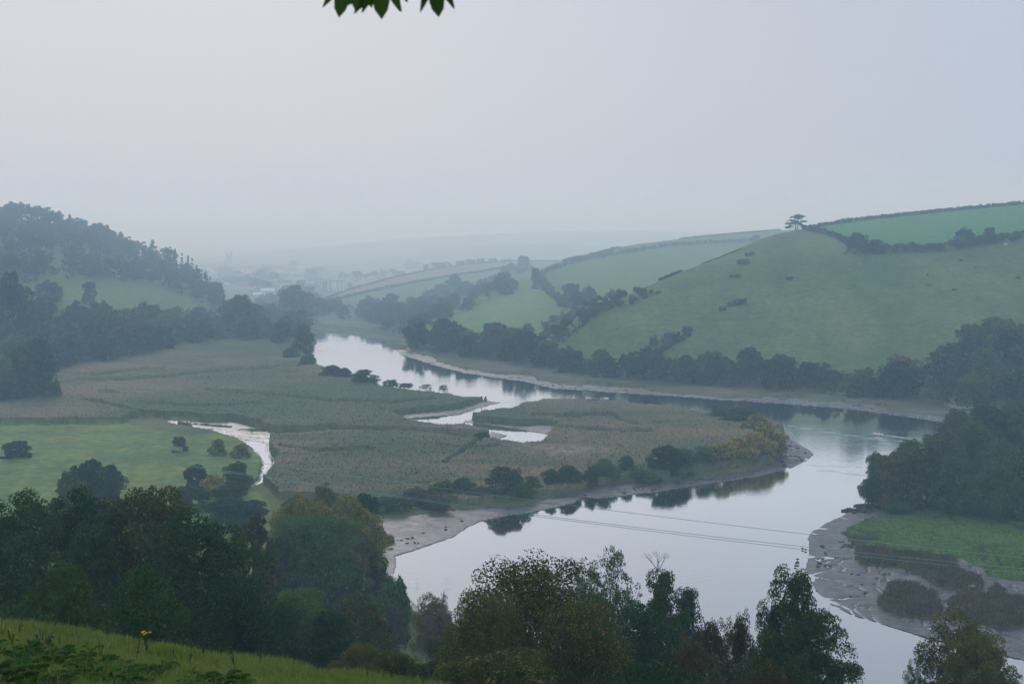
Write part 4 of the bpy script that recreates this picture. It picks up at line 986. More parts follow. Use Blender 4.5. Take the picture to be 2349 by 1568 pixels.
house(on(1130,600,1680), .1, 10, 8, 1.2, 2, "low roof near the right end of the ridge row", GREYC)
house(on(1163,600,1690), .1, 11, 8, 1.0, 1.6, "last low roof of the ridge row", GREYC)

def flats():
    Y = 1640; a, b_ = pt(712, 664, Y), pt(790, 664, Y)
    e = empty("apartment_block", (a[0], Y, .5), 0); tag(e, "cream four-storey flats with dark window columns beyond the river", "building"); Wd = b_[0] - a[0]; Hh = 12.6
    mb = MB()
    mb.box((Wd * .26, 6, Hh / 2), (Wd * .52, 12, Hh)); mb.box((Wd * .77, 3.5, Hh / 2 - .6), (Wd * .46, 12, Hh - 1.2)); obj("wall", mb.mesh("wall", RENDER_W), e)
    mb = MB(); mb.box((Wd * .26, 6, Hh + .25), (Wd * .54, 13, .5)); mb.box((Wd * .78, 3.5, Hh - .95), (Wd * .49, 13, .5)); obj("roof", mb.mesh("roof", SLATE), e)
    mb = MB(); mb.box((Wd * .42, -.15, Hh / 2 - .5), (Wd * .16, .5, Hh - 1.5)); obj("cladding_panel", mb.mesh("cladding_panel", GREYC), e)
    for cx_, fy in ((.19, -.12), (.29, -.12), (.60, -2.6), (.82, -2.6), (.93, -2.6)):
        for fl in range(4):
            mb = MB(); mb.box((Wd * cx_, fy, 1.8 + fl * 2.9), (1.9, .3, 1.7)); obj("window", mb.mesh("window", GLASS), e)
flats()
def block(px, py, Y, L_, W_, Hh, label, wall=RENDER_P, roof=SLATE, rz=0, band=None):
    e = empty("building", on(px, py, Y), rz); tag(e, label, "building")
    mb = MB(); mb.box((0, 0, Hh / 2 - 1), (L_, W_, Hh + 2)); obj("wall", mb.mesh("wall", wall), e)
    mb = MB(); mb.add([(-L_/2-.3, -W_/2-.3, Hh), (L_/2+.3, -W_/2-.3, Hh), (L_/2+.3, W_/2+.3, Hh), (-L_/2-.3, W_/2+.3, Hh), (-L_/2, 0, Hh + W_ * .22), (L_/2, 0, Hh + W_ * .22)], [(0,1,5,4),(2,3,4,5),(0,4,3),(1,2,5),(0,3,2,1)]); obj("roof", mb.mesh("roof", roof), e)
    if band: mb = MB(); mb.box((0, -W_/2 - .15, Hh * .45), (L_ * .9, .3, Hh * .4)); obj("cladding_band", mb.mesh("cladding_band", band), e)
    else:
        for k in range(4): mb = MB(); mb.box((-L_ * .36 + k * L_ * .24, -W_/2 - .05, Hh * .5), (L_ * .09, .2, Hh * .3)); obj("window", mb.mesh("window", GLASS), e)
block(614, 676, 1560, 15, 9, 5.5, "white and blue warehouse in front of the town", RENDER_W, RENDER_W, .2, BLUEP)
block(595, 681, 1540, 14, 8, 3, "low white shed left of the blue warehouse", RENDER_W, RENDER_W, .1)
block(525, 644, 1950, 24, 12, 7, "long beige building left in the town", rz=.2); block(551, 646, 1930, 22, 12, 6, "beige building right of the long one in the town", rz=-.1)
block(499, 622, 2240, 14, 9, 7, "small pale house block high in the town", RENDER_W); block(511, 624, 2220, 18, 9, 6, "pale block next to the small one high in the town", RENDER_P, rz=.4)
block(556, 626, 2200, 44, 10, 7, "long pale terrace across the middle of the town", RENDER_P, rz=.1); block(598, 625, 2210, 18, 9, 6, "white block right of the long terrace", RENDER_W)
block(640, 628, 2200, 22, 9, 6, "faint pale block in the haze right of the town", RENDER_W, rz=.3); block(585, 646, 1960, 12, 8, 5, "small cream house between the town trees", RENDER_W, rz=.5)
def tower():
    p_ = on(526, 612, 2480); e = empty("church_tower", (p_[0], p_[1], p_[2] - 4), .3); tag(e, "faint church tower with four pinnacles above the hazy town", "tower")
    mb = MB(); mb.box((0, 0, 11), (9, 9, 26)); mb.box((0, 0, 24.2), (9.8, 9.8, 1.2)); obj("wall", mb.mesh("wall", STONE), e)
    for x in (-1, 1):
        for y in (-1, 1):
            mb = MB(); mb.box((x * 4.2, y * 4.2, 27), (2, 2, 5)); mb.tube([(x * 4.2, y * 4.2, 29.4), (x * 4.2, y * 4.2, 33.5)], [1.1, .1], 8); obj("pinnacle", mb.mesh("pinnacle", STONE), e)
    mb = MB(); mb.box((0, -4.55, 19), (2.6, .3, 5)); obj("belfry_window", mb.mesh("belfry_window", GLASS), e)
tower()
_h0 = house(on(540, 632, 2100), .3, 12, 8, 5, 3, "small pale house in the hazy town", RENDER_P, SLATE, "houses of the hazy town", False, 0)
rr_ = random.Random(31)
for k in range(44):
    x_ = rr_.uniform(462, 725); y_ = rr_.uniform(614, 668) if x_ > 560 else rr_.uniform(614, 655); q = surf(x_, y_)
    c = _h0.copy(); col.objects.link(c); c.location = (q[0], q[1], q[2]); c.rotation_euler = (0, 0, rr_.uniform(-1, 1)); c.scale = (rr_.uniform(.9, 2.2), 1.1, rr_.uniform(.9, 1.3))
    for ch in _h0.children: d_ = ch.copy(); col.objects.link(d_); d_.parent = c
# old barn wall foot under the pine
b = A.at(1810, 545)
mb = MB(); mb.box((0, 0, .4), (16, 1, 1.2)); 
o = obj("stone_wall", mb.mesh("stone_wall", STONE), loc=(b[0], b[1], b[2])); tag(o, "low reddish stone bank below the lone pine", "wall")

# ------------------------------------------------------------------ boats and people
WHITEP = mat("boat_white_paint", (.85, .85, .82), .35, 0, spec=.5); SKINM = mat("skin", (.50, .32, .24), .6, 4, .08)
PINK = mat("pink_top", (.75, .22, .25), .8, 6, .1); DARKC = mat("dark_top", (.03, .03, .05), .8, 6, .1); PURP = mat("purple_top", (.30, .18, .45), .8, 6, .1); PALET = mat("pale_top", (.6, .65, .75), .8, 6, .1); HAIR = mat("hair_dark", (.03, .02, .015), .8, 8, .2)
BLADE = mat("paddle_blade", (.8, .8, .8), .5, 5, .05)
def skin_mesh(name, joints, edges, rads, m, sub=1):
    me = bpy.data.meshes.new(name + "_sk"); me.from_pydata(joints, edges, []); ob = obj("tmp_" + name, me)
    ob.modifiers.new("s", "SKIN"); sd = me.skin_vertices[0].data
    for i, r_ in enumerate(rads): sd[i].radius = (r_, r_)
    sd[0].use_root = True
    su = ob.modifiers.new("u", "SUBSURF"); su.levels = sub; su.render_levels = sub
    dg = bpy.context.evaluated_depsgraph_get(); out = bpy.data.meshes.new_from_object(ob.evaluated_get(dg))
    out.name = name; out.materials.clear(); out.materials.append(m)
    bpy.data.objects.remove(ob); return out
J = [(0,0,.12),(0,.03,.38),(0,.05,.58),(0,.05,.66),(0,.04,.80), (-.19,.05,.56),(-.27,.25,.38),(-.20,.48,.42), (.19,.05,.56),(.27,.25,.38),(.20,.48,.42), (-.1,.1,.12),(-.12,.5,.30),(-.1,.85,.10), (.1,.1,.12),(.12,.5,.30),(.1,.85,.10)]
E = [(0,1),(1,2),(2,3),(3,4),(2,5),(5,6),(6,7),(2,8),(8,9),(9,10),(0,11),(11,12),(12,13),(0,14),(14,15),(15,16)]
RD = [.15,.14,.13,.055,.10,.06,.045,.035,.06,.045,.035,.09,.065,.05,.09,.065,.05]
BODY = skin_mesh("person_body", J, E, RD, SKINM)
def person(loc, rz, top, label, group=None, rot=0):
    e = empty("person", loc, rz); tag(e, label, "person", group); obj("body", BODY, e)
    key = "jacket_" + top.name
    me = bpy.data.meshes.get(key) or skin_mesh(key, J[:3] + [J[5], J[6], J[8], J[9]], [(0,1),(1,2),(2,3),(3,4),(2,5),(5,6)], [.18,.18,.16,.085,.065,.085,.065], top)
    obj("jacket", me, e)
    key = "hair_mesh"; me = bpy.data.meshes.get(key)
    if not me: mb = MB(); mb.blob((0, .02, .85), (.115, .125, .10), 0, 2, .05); me = mb.mesh(key, HAIR, True)
    obj("hair", me, e); return e
def hull(L_, W_, Hh, m):
    mb = MB(); vs, fs = [], []; n = 18
    for i in range(n + 1):
        t = i / n * 2 - 1; k = max(1 - abs(t) ** 2.6, .02); rise = .12 * abs(t) ** 3
        for x, z in ((-1, 1), (-.8, .35), (0, 0), (.8, .35), (1, 1)): vs.append((x * W_ / 2 * k, t * L_ / 2, (z * Hh if k > .03 else Hh * .8) + rise - Hh * .35))
    for i in range(n):
        for j in range(4): fs.append((i*5+j, i*5+j+1, (i+1)*5+j+1, (i+1)*5+j))
        if not (n * .2 < i < n * .78): fs.append((i*5, (i+1)*5, (i+1)*5+4, i*5+4))
    mb.add(vs, fs); return mb.mesh("hull", m, False)
# rowing boat
p0 = gp(1369, 912.5); rz = math.radians(84)
e = empty("rowing_boat", (p0[0], p0[1], 0), rz); tag(e, "long white rowing boat with a crew behind the bush on the river", "boat")
obj("hull", hull(10.6, .75, .42, WHITEP), e)
for k in range(4):
    mb = MB(); s = 1 if k % 2 else -1; y = -2.6 + k * 1.7
    mb.tube([(s * -.25, y + .3, .55), (s * 1.9, y + .9, .12)], .03, 6); obj("oar", mb.mesh("oar", WHITEP), e)
    mb = MB(); mb.box((s * 2.0, y + .95, .08), (.5, .18, .05)); ob_ = obj("blade", mb.mesh("blade", BLADE), e)
ca, sa = math.cos(rz), math.sin(rz)
for k, (y, mm, lb) in enumerate(((-3.0, PINK, "rower in a pink top sitting at the open end of the white boat"), (-1.7, PALET, "rower in a pale top next to the one in pink"), (-.2, DARKC, "rower in a dark top in the middle of the white boat"), (1.2, PURP, "rower in a purple top behind the bush twigs"), (2.7, DARKC, "rower in dark clothes half hidden by the bush twigs"))):
    person((p0[0] - y * sa, p0[1] + y * ca, .0), rz, mm, lb)
# kayak
p1 = gp(2015, 994.5); rz = math.radians(40)
e = empty("kayak", (p1[0], p1[1], 0), rz); tag(e, "small white kayak heading up river with a paddler", "kayak"); obj("hull", hull(4.6, .66, .36, WHITEP), e)
person((p1[0], p1[1], .02), rz, PINK, "paddler in a pink top sitting in the small white kayak")
mb = MB(); mb.tube([(-1.05, .42, .28), (1.05, .48, .62)], .02, 6); mb.box((-1.1, .42, .27), (.36, .05, .16)); mb.box((1.1, .48, .63), (.36, .05, .16))
o = obj("paddle", mb.mesh("paddle", BLADE), loc=(p1[0], p1[1], .02)); o.rotation_euler = (0, 0, rz); tag(o, "double-bladed paddle held by the kayak paddler", "paddle")
# wake: low raised ripples behind the kayak and the old trail across the river
def ripple_mesh(lines, m):
    mb = MB()
    for P, wd in lines:
        W_ = [Vector(gp(a, b_, 0)) for a, b_ in P]; n = len(W_); vs = []; fs = []
        for i, q in enumerate(W_):
            k = math.sin(math.pi * (i + .35) / (n - .3)) * wd
            for yy, zz in ((-1, .006), (-.45, .05), (.1, .075), (.6, .045), (1, .006)): vs.append((q.x, q.y + yy * k, zz * (.3 + .7 * min(1, k / max(wd, 1e-3))) + .002))
        for i in range(n - 1):
            for j in range(4): fs.append((i*5+j, (i+1)*5+j, (i+1)*5+j+1, i*5+j+1))
        mb.add(vs, fs)
    return mb.mesh("wake", m, True)
wl = []
rr_ = random.Random(3)
for x0, x1, y_, w_ in ((1992,2010,994,.5),(2002,2030,1002,.7),(2028,2060,998,.5),(2012,2042,1008,.7),(2045,2085,1001,.8),(2050,2108,1010,.7),(2012,2050,1014,.6),(2070,2125,1005,.5),(2090,2140,1003,.3),(2060,2120,1018,.7),(2040,2090,1023,.6),(2080,2130,1013,.4),
    (1838,1848,1018,.6),(1790,1830,975,.5),(1830,1870,981,.5),(1880,1925,990,.6),(1925,1975,997,.5),(1975,2030,1004,.4),(1800,1816,991,.4),(1860,1880,1027,.5),(1925,1960,1055,.4),(1900,1950,1068,.5),(1950,1980,1050,.4),(1870,1930,1078,.5),(1925,1985,1085,.5),(1850,1900,1066,.4),(1960,1990,1070,.4)):
    n = 9; wl.append(([(x0 + (x1 - x0) * i / (n - 1), y_ + (x1 - x0) * .06 * (i / (n - 1)) + rr_.uniform(-.5, .5)) for i in range(n)], w_ * 1.6))
o = obj("wake", ripple_mesh(wl, WATER)); tag(o, "rippled wake trailing behind the kayak", "wake", None, "stuff")

# ------------------------------------------------------------------ cows, birds
COWB = mat("cow_black", (.02, .02, .02), .8, 3, .2); COWR = mat("cow_red_brown", (.16, .06, .035), .8, 3, .2); COWW = mat("cow_pale", (.55, .52, .48), .8, 3, .2)
CJ = [(0,0,1.0),(.55,0,1.02),(-.55,0,1.05),(-.95,0,1.0),(-1.2,0,.62),(-1.42,0,.30), (-.5,.18,.7),(-.52,.2,.0), (-.5,-.18,.7),(-.42,-.2,.0), (.62,.18,.75),(.78,.18,.42),(.7,.18,0), (.62,-.18,.75),(.7,-.18,.42),(.62,-.18,0), (.85,0,1.1),(.95,0,.55)]
CE = [(0,1),(0,2),(2,3),(3,4),(4,5),(2,6),(6,7),(2,8),(8,9),(1,10),(10,11),(11,12),(1,13),(13,14),(14,15),(1,16),(16,17)]
CR = [.38,.34,.36,.18,.15,.10,.13,.06,.13,.06,.16,.09,.06,.16,.09,.06,.06,.03]
for i, (x, y, m, a, lb) in enumerate([(2205,601,COWB,.3,"black cow grazing high on the big slope"),(2188,669,COWB,2.9,"black cow grazing alone on the middle of the big slope"),(2336,641,COWB,.2,"black cow near the right edge of the slope"),(2308,564,COWW,.5,"pale cow below the upper hedge near the right edge"),(2128,633,COWR,1.5,"brown cow left of the black ones"),(2130,658,COWR,2.8,"brown cow just below the other brown one"),(2237,617,COWR,1.8,"brown cow right of the highest black one")]):
    b = A.at(x, y); k = "cow_" + m.name; me = bpy.data.meshes.get(k) or skin_mesh(k, CJ, CE, CR, m)
    o = obj("cow", me, loc=(b[0], b[1], b[2])); o.rotation_euler = (0, 0, a); o.scale = (1.35,) * 3; tag(o, lb, "cow", "cattle on the big slope")
BB = mat("bird_black", (.012, .012, .014), .6, 8, .1); BW = mat("bird_white", (.85, .85, .85), .6, 8, .05)
def bird_mesh(name, m, up):
    mb = MB(); mb.tube([(-.26,0,0),(-.2,0,.01),(0,0,.02),(.14,0,.03),(.22,0,.04),(.30,0,.03)],[.02,.05,.075,.06,.045,.008],8)
    for s in (-1, 1):
        if up is None: vs = [(-.22, s*.03, .08), (.1, s*.075, .06), (.02, s*.085, -.03), (-.25, s*.045, .0)]
        else: vs = [(.12, s*.03, .03), (.16, s*.30, .03+up), (-.02, s*.56, .02+up*.6), (-.12, s*.28, .02+up), (-.08, s*.03, .03)]
        vs = vs + [(a, b_, c + .012) for a, b_, c in vs]; n = len(vs) // 2
        mb.add(vs, [tuple(range(n)), tuple(range(2*n-1, n-1, -1))] + [(i, (i+1) % n, n + (i+1) % n, n + i) for i in range(n)])
    mb.add([(-.24,-.05,0),(-.42,-.07,0),(-.42,.07,0),(-.24,.05,0),(-.24,0,.03)], [(0,1,2,3),(0,4,1),(2,4,3),(1,4,2)])
    if up is None:
        for s in (-1, 1): mb.tube([(0, s*.03, -.04), (0, s*.03, -.2)], .01, 5)
    return mb.mesh(name, m, True)
CROW = [bird_mesh("crow_up", BB, .2), bird_mesh("crow_level", BB, -.05)]
for i, (x, y, lb) in enumerate(((1016.5,1039,"highest crow flying over the reeds"),(988,1062,"crow flying over the reeds, second highest"),(956,1085,"leftmost crow flying over the reeds"),(1027,1074,"right one of the two close crows over the reeds"),(1018,1073.5,"left one of the two close crows over the reeds"),(1035,1085,"crow flying below the two close ones"),(1021,1098,"lowest crow flying over the reeds"))):
    p_ = pt(x, y, 345); o = obj("crow", CROW[i % 2], loc=p_); o.rotation_euler = (.2 * (i % 3), .1, i * 1.3); o.scale = (1.3,) * 3; tag(o, lb, "crow", "crows over the reed bed")
GULL = bird_mesh("gull_standing", BW, None)
gl = [(950,1166,"white gull on the dark bank left"),(1293,1160,"white gull at the waterline by the point of mud"),(1214,1133,"white gull on the bank below the bushes"),(2134,1444,"white gull on the mud left of the golden-topped tree"),(2177,1310,"white gull on the brown saltings")]
for x, y, lb in gl:
    p_ = gp(x, y, .5 if x < 2000 else .9); o = obj("gull", GULL, loc=(p_[0], p_[1], p_[2] + .25)); o.rotation_euler = (0, 0, x); o.scale = (1.5,) * 3; tag(o, lb, "gull", "gulls on the mud")
rr_ = random.Random(8)
for k in range(22):
    x = rr_.uniform(1780, 2150); y = np.interp(x, [1720, 1907, 2031, 2162], [921, 933.5, 948, 967]) - rr_.uniform(.5, 9)
    p_ = gp(x, y, .25); o = obj("gull", GULL, loc=(p_[0], p_[1], p_[2] + .25)); o.rotation_euler = (0, 0, rr_.uniform(0, 6)); o.scale = (1.15,) * 3; tag(o, "tiny white gull on the far mud strip", "gull", "gulls on the far mud strip")

# ------------------------------------------------------------------ dead trees, driftwood, rocks
dead_twigs("fallen_tree", surf(1245, 828), 5, 7, 11, "bleached fallen tree at the edge of the belt under the middle hill", "dead tree", n=6, r0=.28)
dead_twigs("fallen_tree", surf(2215, 936), 4, 8, 12, "white tangled dead tree on the far bank beside the right-hand wood", "dead tree", n=8, r0=.28, low=True)
dead_twigs("fallen_tree", surf(1925, 903), 3, 6, 13, "pale fallen branches under the riverside belt", "dead tree", n=5, r0=.2, low=True)
dead_twigs("fallen_tree", gp(2308, 1132, 6), 2, 4, 14, "bare pale branches sticking out of the oak right of the clearing", "dead branch", n=4, r0=.12, low=True)
dead_twigs("driftwood", gp(2231, 1344, 1.6), .4, .8, 15, "white driftwood lying on the brown saltings", "driftwood", n=6, r0=.1, low=True)
dead_twigs("driftwood", gp(892, 1260, .3), .5, 1.2, 16, "dark driftwood at the head of the mud bank", "driftwood", BARK, n=4, r0=.1, low=True)
dead_twigs("fallen_tree", gp(660, 1106, 2.5), .8, 2.4, 17, "curved pale log in the reeds right of the creek", "log", n=2, r0=.12, low=True)
ROCK = mat("rock_weedy", (.035, .040, .028), .7, 2, .4)
def rocks(px, py, n, sx, sy, s0, label, name="rock"):
    r = random.Random(px); mb = MB()
    c = gp(px, py, .25)
    for i in range(n):
        mb.blob((r.uniform(-sx, sx), r.uniform(-sy, sy), 0), (s0 * r.uniform(.6, 2.2), s0 * r.uniform(.5, 1.2), s0 * r.uniform(.25, .6)), 0, r.randint(0, 999), .3, 9, 6)
    o = obj(name, mb.mesh(name, ROCK, False), loc=c); tag(o, label, "rock")
rocks(1972, 1172, 16, 3.2, 2.2, .9, "dark weedy rock ledge running into the river below the leaning oak", "rock_ledge")
rocks(1995, 1160, 14, 3, 2, .9, "dark weedy rock ledge close under the leaning oak", "rock_ledge")
rr_ = random.Random(21)
RM = [MB() for _ in range(4)]
for i, q in enumerate(RM): q.blob((0, 0, 0), (.5, .35, .2), 0, i + 50, .35, 9, 6)
RM = [q.mesh("mud_stone", ROCK) for q in RM]
def stones(n, P, s, label, group):
    P = np.array(P, float); k = 0
    while k < n:
        x, y = rr_.uniform(P[:, 0].min(), P[:, 0].max()), rr_.uniform(P[:, 1].min(), P[:, 1].max())
        if not inside(P, np.array([x]), np.array([y]))[0]: continue
        c = gp(x, y, .3); o = obj("stone", rr_.choice(RM), loc=c); o.rotation_euler = (0, 0, rr_.uniform(0, 6)); o.scale = [s * rr_.uniform(.6, 1.6)] * 3; tag(o, label, "stone", group); k += 1
stones(16, [(1925,1240),(1960,1240),(1970,1262),(1930,1262)], 1.3, "dark weedy stone on the mud at the tip of the green marsh", "stones at the tip of the green marsh")
stones(22, [(1870,1240),(1950,1280),(2010,1340),(2000,1390),(1900,1350),(1870,1290)], .8, "small dark stone scattered on the right mud bank", "stones on the right mud bank")
stones(24, [(1800,1005),(1855,1035),(1850,1050),(1790,1070),(1797,1040)], 1.0, "dark lump of weed on the mud point of the reed bed", "weed lumps on the mud point")
stones(26, [(1330,1130),(1700,1086),(1720,1090),(1500,1124),(1340,1140)], .8, "small dark lump on the long mud strip below the reeds", "lumps on the long mud strip")
stones(22, [(870,1200),(1060,1180),(1060,1205),(960,1245),(910,1262),(880,1250)], .8, "small dark lump on the broad mud bank at the left", "lumps on the broad left mud bank")
stones(5, [(1843,1248),(1850,1248),(1846,1310),(1815,1310)], .6, "dark rock standing in the water off the right mud bank", "rocks off the right mud bank")
stones(14, [(1240,880),(1440,888),(1440,897),(1260,890)], 1.2, "dark lump on the far mud behind the rowing boat", "lumps on the far mud")

# ------------------------------------------------------------------ power cables
CAB = mat("cable_green_copper", (.14, .34, .28), .5, .5, .1)
def cable(P, Y0, Y1, label):
    mb = MB(); x0, x1 = P[0][0], P[-1][0]
    xs = np.linspace(x0, x1, 50); ys = np.interp(xs, [a for a, _ in P], [b_ for _, b_ in P]); k = np.ones(9) / 9
    c = np.polyfit(xs, ys, 3); ys = np.polyval(c, xs)
    mb.tube([pt(a, b_, Y0 + (Y1 - Y0) * (a - x0) / (x1 - x0)) for a, b_ in zip(xs, ys)], .028, 6)
    o = obj("power_cable", mb.mesh("power_cable", CAB, True)); tag(o, label, "cable", "overhead power cables")
cable([(-500,905),(0,994),(311,1050),(631,1096),(900,1132),(1147,1169),(1400,1203),(1720,1238.6),(2000,1270),(2349,1305),(2700,1332)], 150, 175, "upper cable of the close pair crossing the valley")
cable([(-500,910),(0,998.5),(311,1053),(631,1098.5),(900,1135),(1147,1172),(1400,1207),(1720,1244.5),(2000,1278),(2349,1316),(2700,1345)], 148, 173, "lower cable of the close pair crossing the valley")
cable([(-500,895),(78,984),(373,1030),(528,1050),(947,1113),(1204,1145),(1500,1180),(1778,1216),(1920,1232),(2349,1281),(2700,1312)], 158, 184, "single cable running above the close pair over the river")

# ------------------------------------------------------------------ near meadow
MEADOW = leaf_mat("grass_blades", (.095, .155, .036), (.175, .225, .058), (.26, .25, .10), scale=.9, p3=.08, trans=.3)
DOCK = leaf_mat("dock_leaves", (.040, .095, .028), (.085, .15, .032), (.10, .12, .03), scale=2, p3=.08, trans=.2)
DRY = mat("dry_stalk", (.030, .024, .016), .9, 20, .3); YEL = mat("yellow_petals", (.75, .50, .03), .7, 20, .1)
def mz(x, y): return ground_z(x, y) + (fbm(np.asarray(x) / 14, np.asarray(y) / 14, 21, 4) - .5) * np.clip(np.asarray(y) / 60, 0, 1) + (fbm(np.asarray(x) / 1.3, np.asarray(y) / 1.3, 51, 3) - .5) * .40
def meadow():
    r = np.random.default_rng(9); n = 170000
    Yv = r.uniform(9.5 ** .7, 46 ** .7, n) ** (1 / .7); px = r.uniform(-140, 1100, n); X = Yv * (px - CX) / F0 * 1.02
    Z = mz(X, Yv); g = fbm(X / .8, Yv / .8, 66, 3)
    hh = r.uniform(.05, .15, n) * (.6 + .9 * g); a = r.uniform(0, 6.28, n); w_ = r.uniform(.004, .009, n) * (1 + Yv / 30)
    le = r.normal(0, .05, (2, n)); dx, dy = np.cos(a) * w_, np.sin(a) * w_
    b0 = np.stack([X - dx, Yv - dy, Z - .02], -1); b1 = np.stack([X + dx, Yv + dy, Z - .02], -1); t_ = np.stack([X + le[0], Yv + le[1], Z + hh], -1)
    v = np.stack([b0, b1, t_], 1).reshape(-1, 3)
    o = obj("grass", fast_mesh("grass", v, np.arange(3 * n).reshape(-1, 3), MEADOW)); tag(o, "short green meadow grass on the near crest", "grass", None, "stuff")
meadow()
def dock_mesh(seed):
    r = random.Random(seed); mb = MB()
    for k in range(9):
        a = r.uniform(0, 6.28); L_ = r.uniform(.08, .15); w_ = L_ * .28; tilt = r.uniform(.3, .9); vs = []; fs = []
        for i in range(5):
            t = i / 4; rad = L_ * t; z = .03 + math.sin(t * 2.2) * L_ * tilt * .6; k_ = math.sin(math.pi * (t * .85 + .1)) * w_ / 2
            for s in (-1, 0, 1): vs.append((math.cos(a) * rad - math.sin(a) * s * k_, math.sin(a) * rad + math.cos(a) * s * k_, z + (.02 if s else 0)))
        for i in range(4):
            for j in range(2): fs.append((i*3+j, (i+1)*3+j, (i+1)*3+j+1, i*3+j+1))
        mb.add(vs, fs)
    return mb.mesh("dock_leaves", DOCK, False)
DK = [dock_mesh(i) for i in range(5)]
rr_ = random.Random(4); cnt = 0
while cnt < 130:
    px, py = rr_.uniform(-60, 640), rr_.uniform(1440, 1590)
    lim = np.interp(px, [-60, 0, 200, 400, 640], [1472, 1478, 1508, 1540, 1590])
    if py < lim: continue
    # walk along the view ray to the meadow
    Yh = None
    for k in range(1, 160):
        y_ = 6 + k * .25; q = pt(px, py, y_)
        if q[2] < float(mz(q[0], y_)): Yh = y_; break
    if not Yh: continue
    if vn(px / 38, py / 12, 5) < .42: continue
    q = pt(px, py, Yh); o = obj("dock_plant", rr_.choice(DK), loc=(q[0], Yh, float(mz(q[0], Yh)))); o.rotation_euler = (0, 0, rr_.uniform(0, 6)); s = rr_.uniform(.8, 1.5); o.scale = (s, s, s)
    tag(o, "broad-leaved dock plant low in the meadow corner", "plant", "dock plants in the meadow corner"); cnt += 1
def stalk_mesh(seed):
    r = random.Random(seed); mb = MB(); h = r.uniform(.3, .45)
    mb.tube([(0,0,0),(.01,0,h*.5),(.03,0,h)], [.004,.003,.0015], 5)
    for k in range(7):
        z = h * (.4 + .08 * k); a = r.uniform(0, 6.28); mb.blob((math.cos(a)*.012 + .02, math.sin(a)*.012, z), (.007,.007,.018), 0, k, .2, 6, 4)
    for k in range(2):
        a = r.uniform(0, 6.28); mb.tube([(0,0,h*.3),(math.cos(a)*.07, math.sin(a)*.07, h*.75)], [.004,.006], 5)
    return mb.mesh("dry_stalk", DRY, True)
ST = [stalk_mesh(i) for i in range(4)]
def meet(px, py):
    for k in range(1, 400):
        y_ = 6 + k * .12; q = pt(px, py, y_)
        if q[2] < float(mz(q[0], y_)): return Vector((q[0], y_, float(mz(q[0], y_))))
for i, (x, y) in enumerate([(50,1448),(42,1462),(175,1456),(88,1480),(98,1485),(90,1500),(105,1492),(112,1488),(160,1452),(245,1468),(250,1464),(288,1474),(336,1500),(333,1508),(312,1524),(398,1512),(455,1502),(470,1512),(500,1548),(435,1530),(595,1530),(20,1480),(8,1470),(30,1495),(140,1490),(60,1520),(350,1490),(200,1490),(230,1520),(540,1540)]):
    q = meet(x, y)
    if q: o = obj("dock_stalk", ST[i % 4], loc=q); o.rotation_euler = (.1, .05, i); s = .55 + .2 * (i % 3); o.scale = (s, s, s); tag(o, "dark dry dock stalk standing in the meadow", "plant", "dry dock stalks in the meadow")
def flower(px, py, n, label):
    q = meet(px, py)
    if not q: return
    e = empty("ragwort", q); tag(e, label, "flower"); mb = MB(); mf = MB(); r = random.Random(px)
    for k in range(n):
        x, y = r.uniform(-.07, .07), r.uniform(-.07, .07); z = r.uniform(.24, .3); mb.tube([(0, 0, 0), (x * .5, y * .5, z * .6), (x, y, z)], .004, 5)
        for j in range(8):
            a = j * .785; mf.add([(x, y, z), (x + math.cos(a - .3)*.02, y + math.sin(a - .3)*.02, z + .006), (x + math.cos(a)*.032, y + math.sin(a)*.032, z + .002), (x + math.cos(a + .3)*.02, y + math.sin(a + .3)*.02, z + .006)], [(0, 1, 2, 3)])
        mf.blob((x, y, z + .006), (.012, .012, .01), 0, k, .1, 6, 4)
    obj("stem", mb.mesh("stem", DOCK), e); obj("flower_head", mf.mesh("flower_head", YEL), e)
flower(506, 1500, 12, "yellow ragwort in flower at the meadow crest"); flower(336, 1492, 8, "yellow flowers lower on the meadow left of the ragwort")

# ------------------------------------------------------------------ leaves hanging in at the top
LEAFM = leaf_mat("sycamore_leaf", (.020, .055, .012), (.045, .090, .016), scale=3, trans=.3)
def palmate(mb, c, ang, size, tilt=.15, nseed=0):
    r = random.Random(nseed)
    half = [(0.0,-.02),(.10,-.20),(.34,-.30),(.34,-.05),(.50,.10),(.64,.28),(.47,.32),(.46,.50),(.49,.84),(.34,.66),(.24,.44),(.17,.36),(.21,.56),(.16,.80),(0,1.04)]
    pts = half + [(-x, y) for x, y in reversed(half[1:-1])]
    ca, sa = math.cos(ang), math.sin(ang); vs = []
    for zz in (0, .004):
        for x, y in pts:
            x *= r.uniform(.92, 1.08); X, Zz = (x * ca - y * sa) * size, (x * sa + y * ca) * size
            vs.append((c[0] + X, c[1] + zz + tilt * X * .6 + .1 * abs(x) * size, c[2] + Zz))
    vs.append((c[0], c[1] - .001, c[2])); n = len(pts); cc = (c[0] - .18 * size * sa, c[1], c[2] + .18 * size * ca)
    vs[-1] = cc; vs.append((cc[0], cc[1] + .004, cc[2]))
    fs = [(i, (i + 1) % n, 2 * n) for i in range(n)] + [(n + (i + 1) % n, n + i, 2 * n + 1) for i in range(n)] + [(i, n + i, n + (i + 1) % n, (i + 1) % n) for i in range(n)]
    mb.add(vs, fs)
Yl = 4.9
e = empty("sycamore_branch", pt(900, -160, Yl)); tag(e, "dark sycamore leaves hanging into the top of the view", "branch"); o0 = Vector(e.location)
mb = MB(); P = [pt(300, -330, Yl), pt(650, -230, Yl), pt(900, -150, Yl), pt(1150, -110, Yl)]
mb.tube([q - o0 for q in P], [.02, .014, .008, .003], 7)
